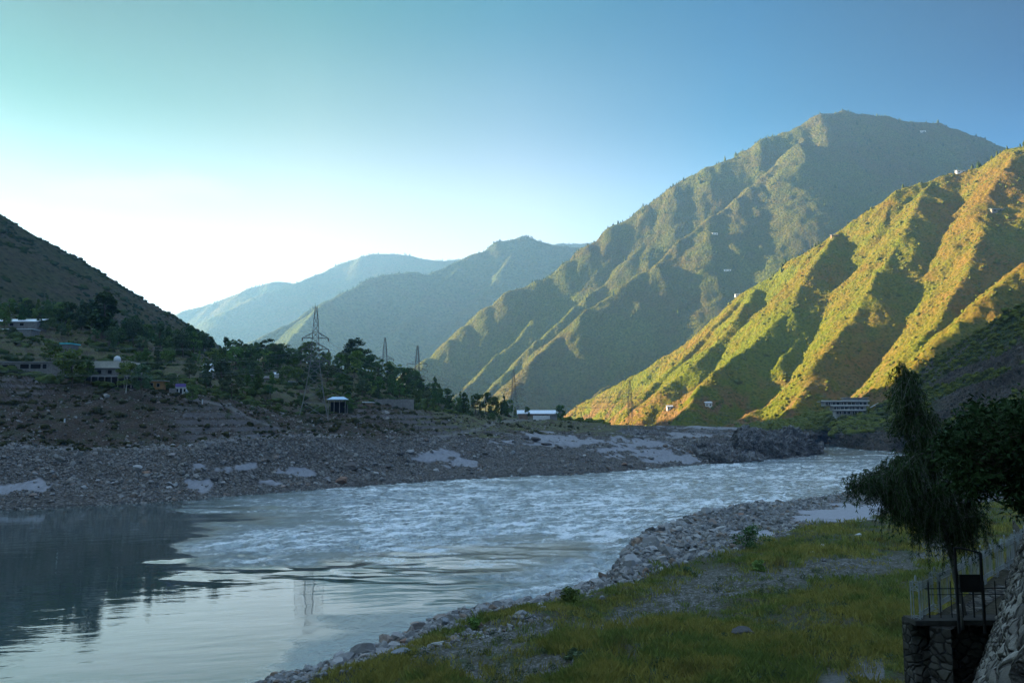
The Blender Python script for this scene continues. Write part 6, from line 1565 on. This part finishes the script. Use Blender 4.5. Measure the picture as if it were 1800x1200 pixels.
    # coping on the terrace wall and soil of the terrace
    d_ = (fr_end - Cn); Lc = np.linalg.norm(d_); d_ = d_ / Lc; mid_ = (Cn + fr_end) / 2; mb = MB(); mb.box((mid_[0] + d_[1] * -.12, mid_[1] + .12, zt + .06), (Lc + .3, .62, .13), math.atan2(d_[1], d_[0])); o = mb.build('wall_coping', plain('dark_coping', (0.06, 0.058, 0.052), .9, .2, .3, 4)); tag(o, 'flat dark coping slab along the top of the rubble wall under the iron fence', 'coping')
    tq = [(*(Cn + [0.2, .2]), zt - .03), (*(fr_end + [.2, .2]), zt - .03), (*(w1 + [1, 0]), zt - .03), (*(e2 + [.3, .3]), zt - .03)]
    n_ = 40; G_ = []
    for j in range(n_):
        for i in range(n_):
            s1, s2 = i / (n_ - 1), j / (n_ - 1); p = (np.array(tq[0]) * (1 - s1) + np.array(tq[1]) * s1) * (1 - s2) + (np.array(tq[3]) * (1 - s1) + np.array(tq[2]) * s1) * s2; G_.append(p)
    G_ = np.array(G_); G_[:, 2] += fbm(G_[:, 0] / .7, G_[:, 1] / .7, 3, 9) * .05
    o = link('terrace_ground', mesh_arrays('terrace_ground', G_, [grid_faces(n_, n_)], True, None, [plain('terrace_soil', (0.055, 0.05, 0.035), .95, .1, .5, 6)])); tag(o, kind='structure')

    # ---- white ornate fence along the terrace edge
    M['fence_white'] = plain('weathered_white_paint', (0.34, 0.37, 0.38), .6, .3, .35, 3)
    M['iron'] = plain('black_iron', (0.02, 0.02, 0.021), .6, .3, .3, 4)
    d_ = e2 - Cn; L = np.linalg.norm(d_); d_ = d_ / L; root = empty('ornate_fence', (Cn[0] + .06, Cn[1] + .1, zt), math.atan2(d_[1], d_[0])); tag(root, 'weathered white ornate fence running back along the edge of the grass', 'fence')
    np_ = 9; pw = L / np_; H = 1.12
    for i in range(np_ + 1):
        mb = MB(); x0 = i * pw; s = .11
        for dx in (-s, s):
            for dy in (-s, s): mb.bar((x0 + dx, dy, 0), (x0 + dx, dy, H), .016)
        for z_ in (.02, .17, H - .24, H - .04):
            for a, b in (((-s, -s), (s, -s)), ((s, -s), (s, s)), ((s, s), (-s, s)), ((-s, s), (-s, -s))): mb.bar((x0 + a[0], a[1], z_), (x0 + b[0], b[1], z_), .011)
        for z0_, z1_ in ((.02, .17), (H - .24, H - .04)):
            for dy in (-s, s): mb.bar((x0 - s, dy, z0_), (x0 + s, dy, z1_), .009); mb.bar((x0 + s, dy, z0_), (x0 - s, dy, z1_), .009)
            for dx in (-s, s): mb.bar((x0 + dx, -s, z0_), (x0 + dx, s, z1_), .009); mb.bar((x0 + dx, s, z0_), (x0 + dx, -s, z1_), .009)
        mb.tube([(x0, 0, H), (x0, 0, H + .1), (x0, 0, H + .16)], [.03, .035, .005], 6); mb.build('post', M['fence_white'], root)
    for i in range(np_):
        mb = MB(); x0 = i * pw + .13; x1 = (i + 1) * pw - .13
        for z_ in (.1, .24, H - .3, H - .12): mb.bar((x0, 0, z_), (x1, 0, z_), .014)
        nb_ = 11
        for j in range(nb_): xx = x0 + (x1 - x0) * (j + .5) / nb_; mb.bar((xx, 0, .1), (xx, 0, H - .02 + .05 * (j % 2)), .0085)
        for j in range(nb_ - 1):
            xa = x0 + (x1 - x0) * (j + .5) / nb_; xb = x0 + (x1 - x0) * (j + 1.5) / nb_
            mb.bar((xa, 0, .1), (xb, 0, .24), .007); mb.bar((xb, 0, .1), (xa, 0, .24), .007); mb.bar((xa, 0, H - .3), (xb, 0, H - .12), .007); mb.bar((xb, 0, H - .3), (xa, 0, H - .12), .007)
        mb.build('panel', M['fence_white'], root)
    # ---- black iron fence across the front of the terrace
    d_ = fr_end - Cn; L = np.linalg.norm(d_); d_ = d_ / L; root = empty('iron_fence', (Cn[0] + .42 * d_[0], Cn[1] + .42 * d_[1] + .12, zt + .12), math.atan2(d_[1], d_[0])); tag(root, 'black iron fence of bars and two rails across the front of the stone terrace', 'fence')
    L -= .3; mb = MB(); mb.bar((-.1, 0, .78), (L, 0, .78), .018); mb.build('rail', M['iron'], root); mb = MB(); mb.bar((0, 0, .62), (L, 0, .62), .014); mb.build('rail', M['iron'], root)
    for i in range(9):
        mb = MB(); xx = i * L / 8; mb.bar((xx, 0, 0), (xx, 0, .92), .022 if i % 4 == 0 else .014); mb.tube([(xx, 0, .92), (xx, 0, 1.0)], [.024, .002], 6); mb.build('bar', M['iron'], root)
    # ---- black frame with a hanging panel
    p = at(1682, 1035, 21.0); q_ = at(1727, 1035, 21.0); root = empty('metal_frame', (p[0], p[1], zt)); tag(root, 'black metal frame with slanting top bar and dark sheet, behind the iron fence', 'frame')
    wx = q_[0] - p[0]; ha = at(1680, 962, 21.0)[2] - zt; hb_ = at(1726, 971, 21.0)[2] - zt
    for x_, h_ in ((0, ha), (wx, hb_)): mb = MB(); mb.box((x_, 0, h_ / 2), (.055, .055, h_)); mb.build('post', M['iron'], root)
    mb = MB(); mb.tube([(0, 0, ha), (wx * .3, 0, ha - .02), (wx, 0, hb_)], .022, 6); mb.build('top_bar', M['iron'], root)
    mb = MB(); mb.box((wx * .55, .03, at(1700, 1025, 21.0)[2] - zt), (wx * .8, .03, .45), 0.0); mb.build('sheet', M['iron'], root)
    # second leaning stem in the enclosure
    p = at(1690, 1075, 21.8); root = empty('tree_stump', (p[0], p[1], zt)); tag(root, 'short pale stump beside the foot of the willow', 'stump'); mb = MB(); mb.tube([(0, 0, -.1), (-.02, 0, .25), (-.05, 0, .55)], [.06, .05, .045], 8); mb.build('stem', M['bark_grey'], root, True); mb = MB(); mb.tube([(-.05, 0, .55), (-.05, 0, .565)], [.046, .03], 8); mb.build('cut_top', M['bark_white'], root)
# ------------------------------------------------------------------ the air of the valley
hb = MB(); hx0, hx1, hy0, hy1, hz0, hz1 = -3800, 3050, -1850, 7900, -8, 1500
hb.box(((hx0 + hx1) / 2, (hy0 + hy1) / 2, (hz0 + hz1) / 2), (hx1 - hx0, hy1 - hy0, hz1 - hz0))
hm = bpy.data.materials.new('valley_haze'); hm.use_nodes = True; t_ = hm.node_tree; t_.nodes.clear()
pv = t_.nodes.new('ShaderNodeVolumePrincipled'); oo = t_.nodes.new('ShaderNodeOutputMaterial'); t_.links.new(pv.outputs[0], oo.inputs['Volume'])
pv.inputs['Color'].default_value = (0.27, 0.54, 0.94, 1); pv.inputs['Density'].default_value = HAZE; pv.inputs['Anisotropy'].default_value = 0.35
hz = hb.build('haze', hm); tag(hz, kind='stuff')
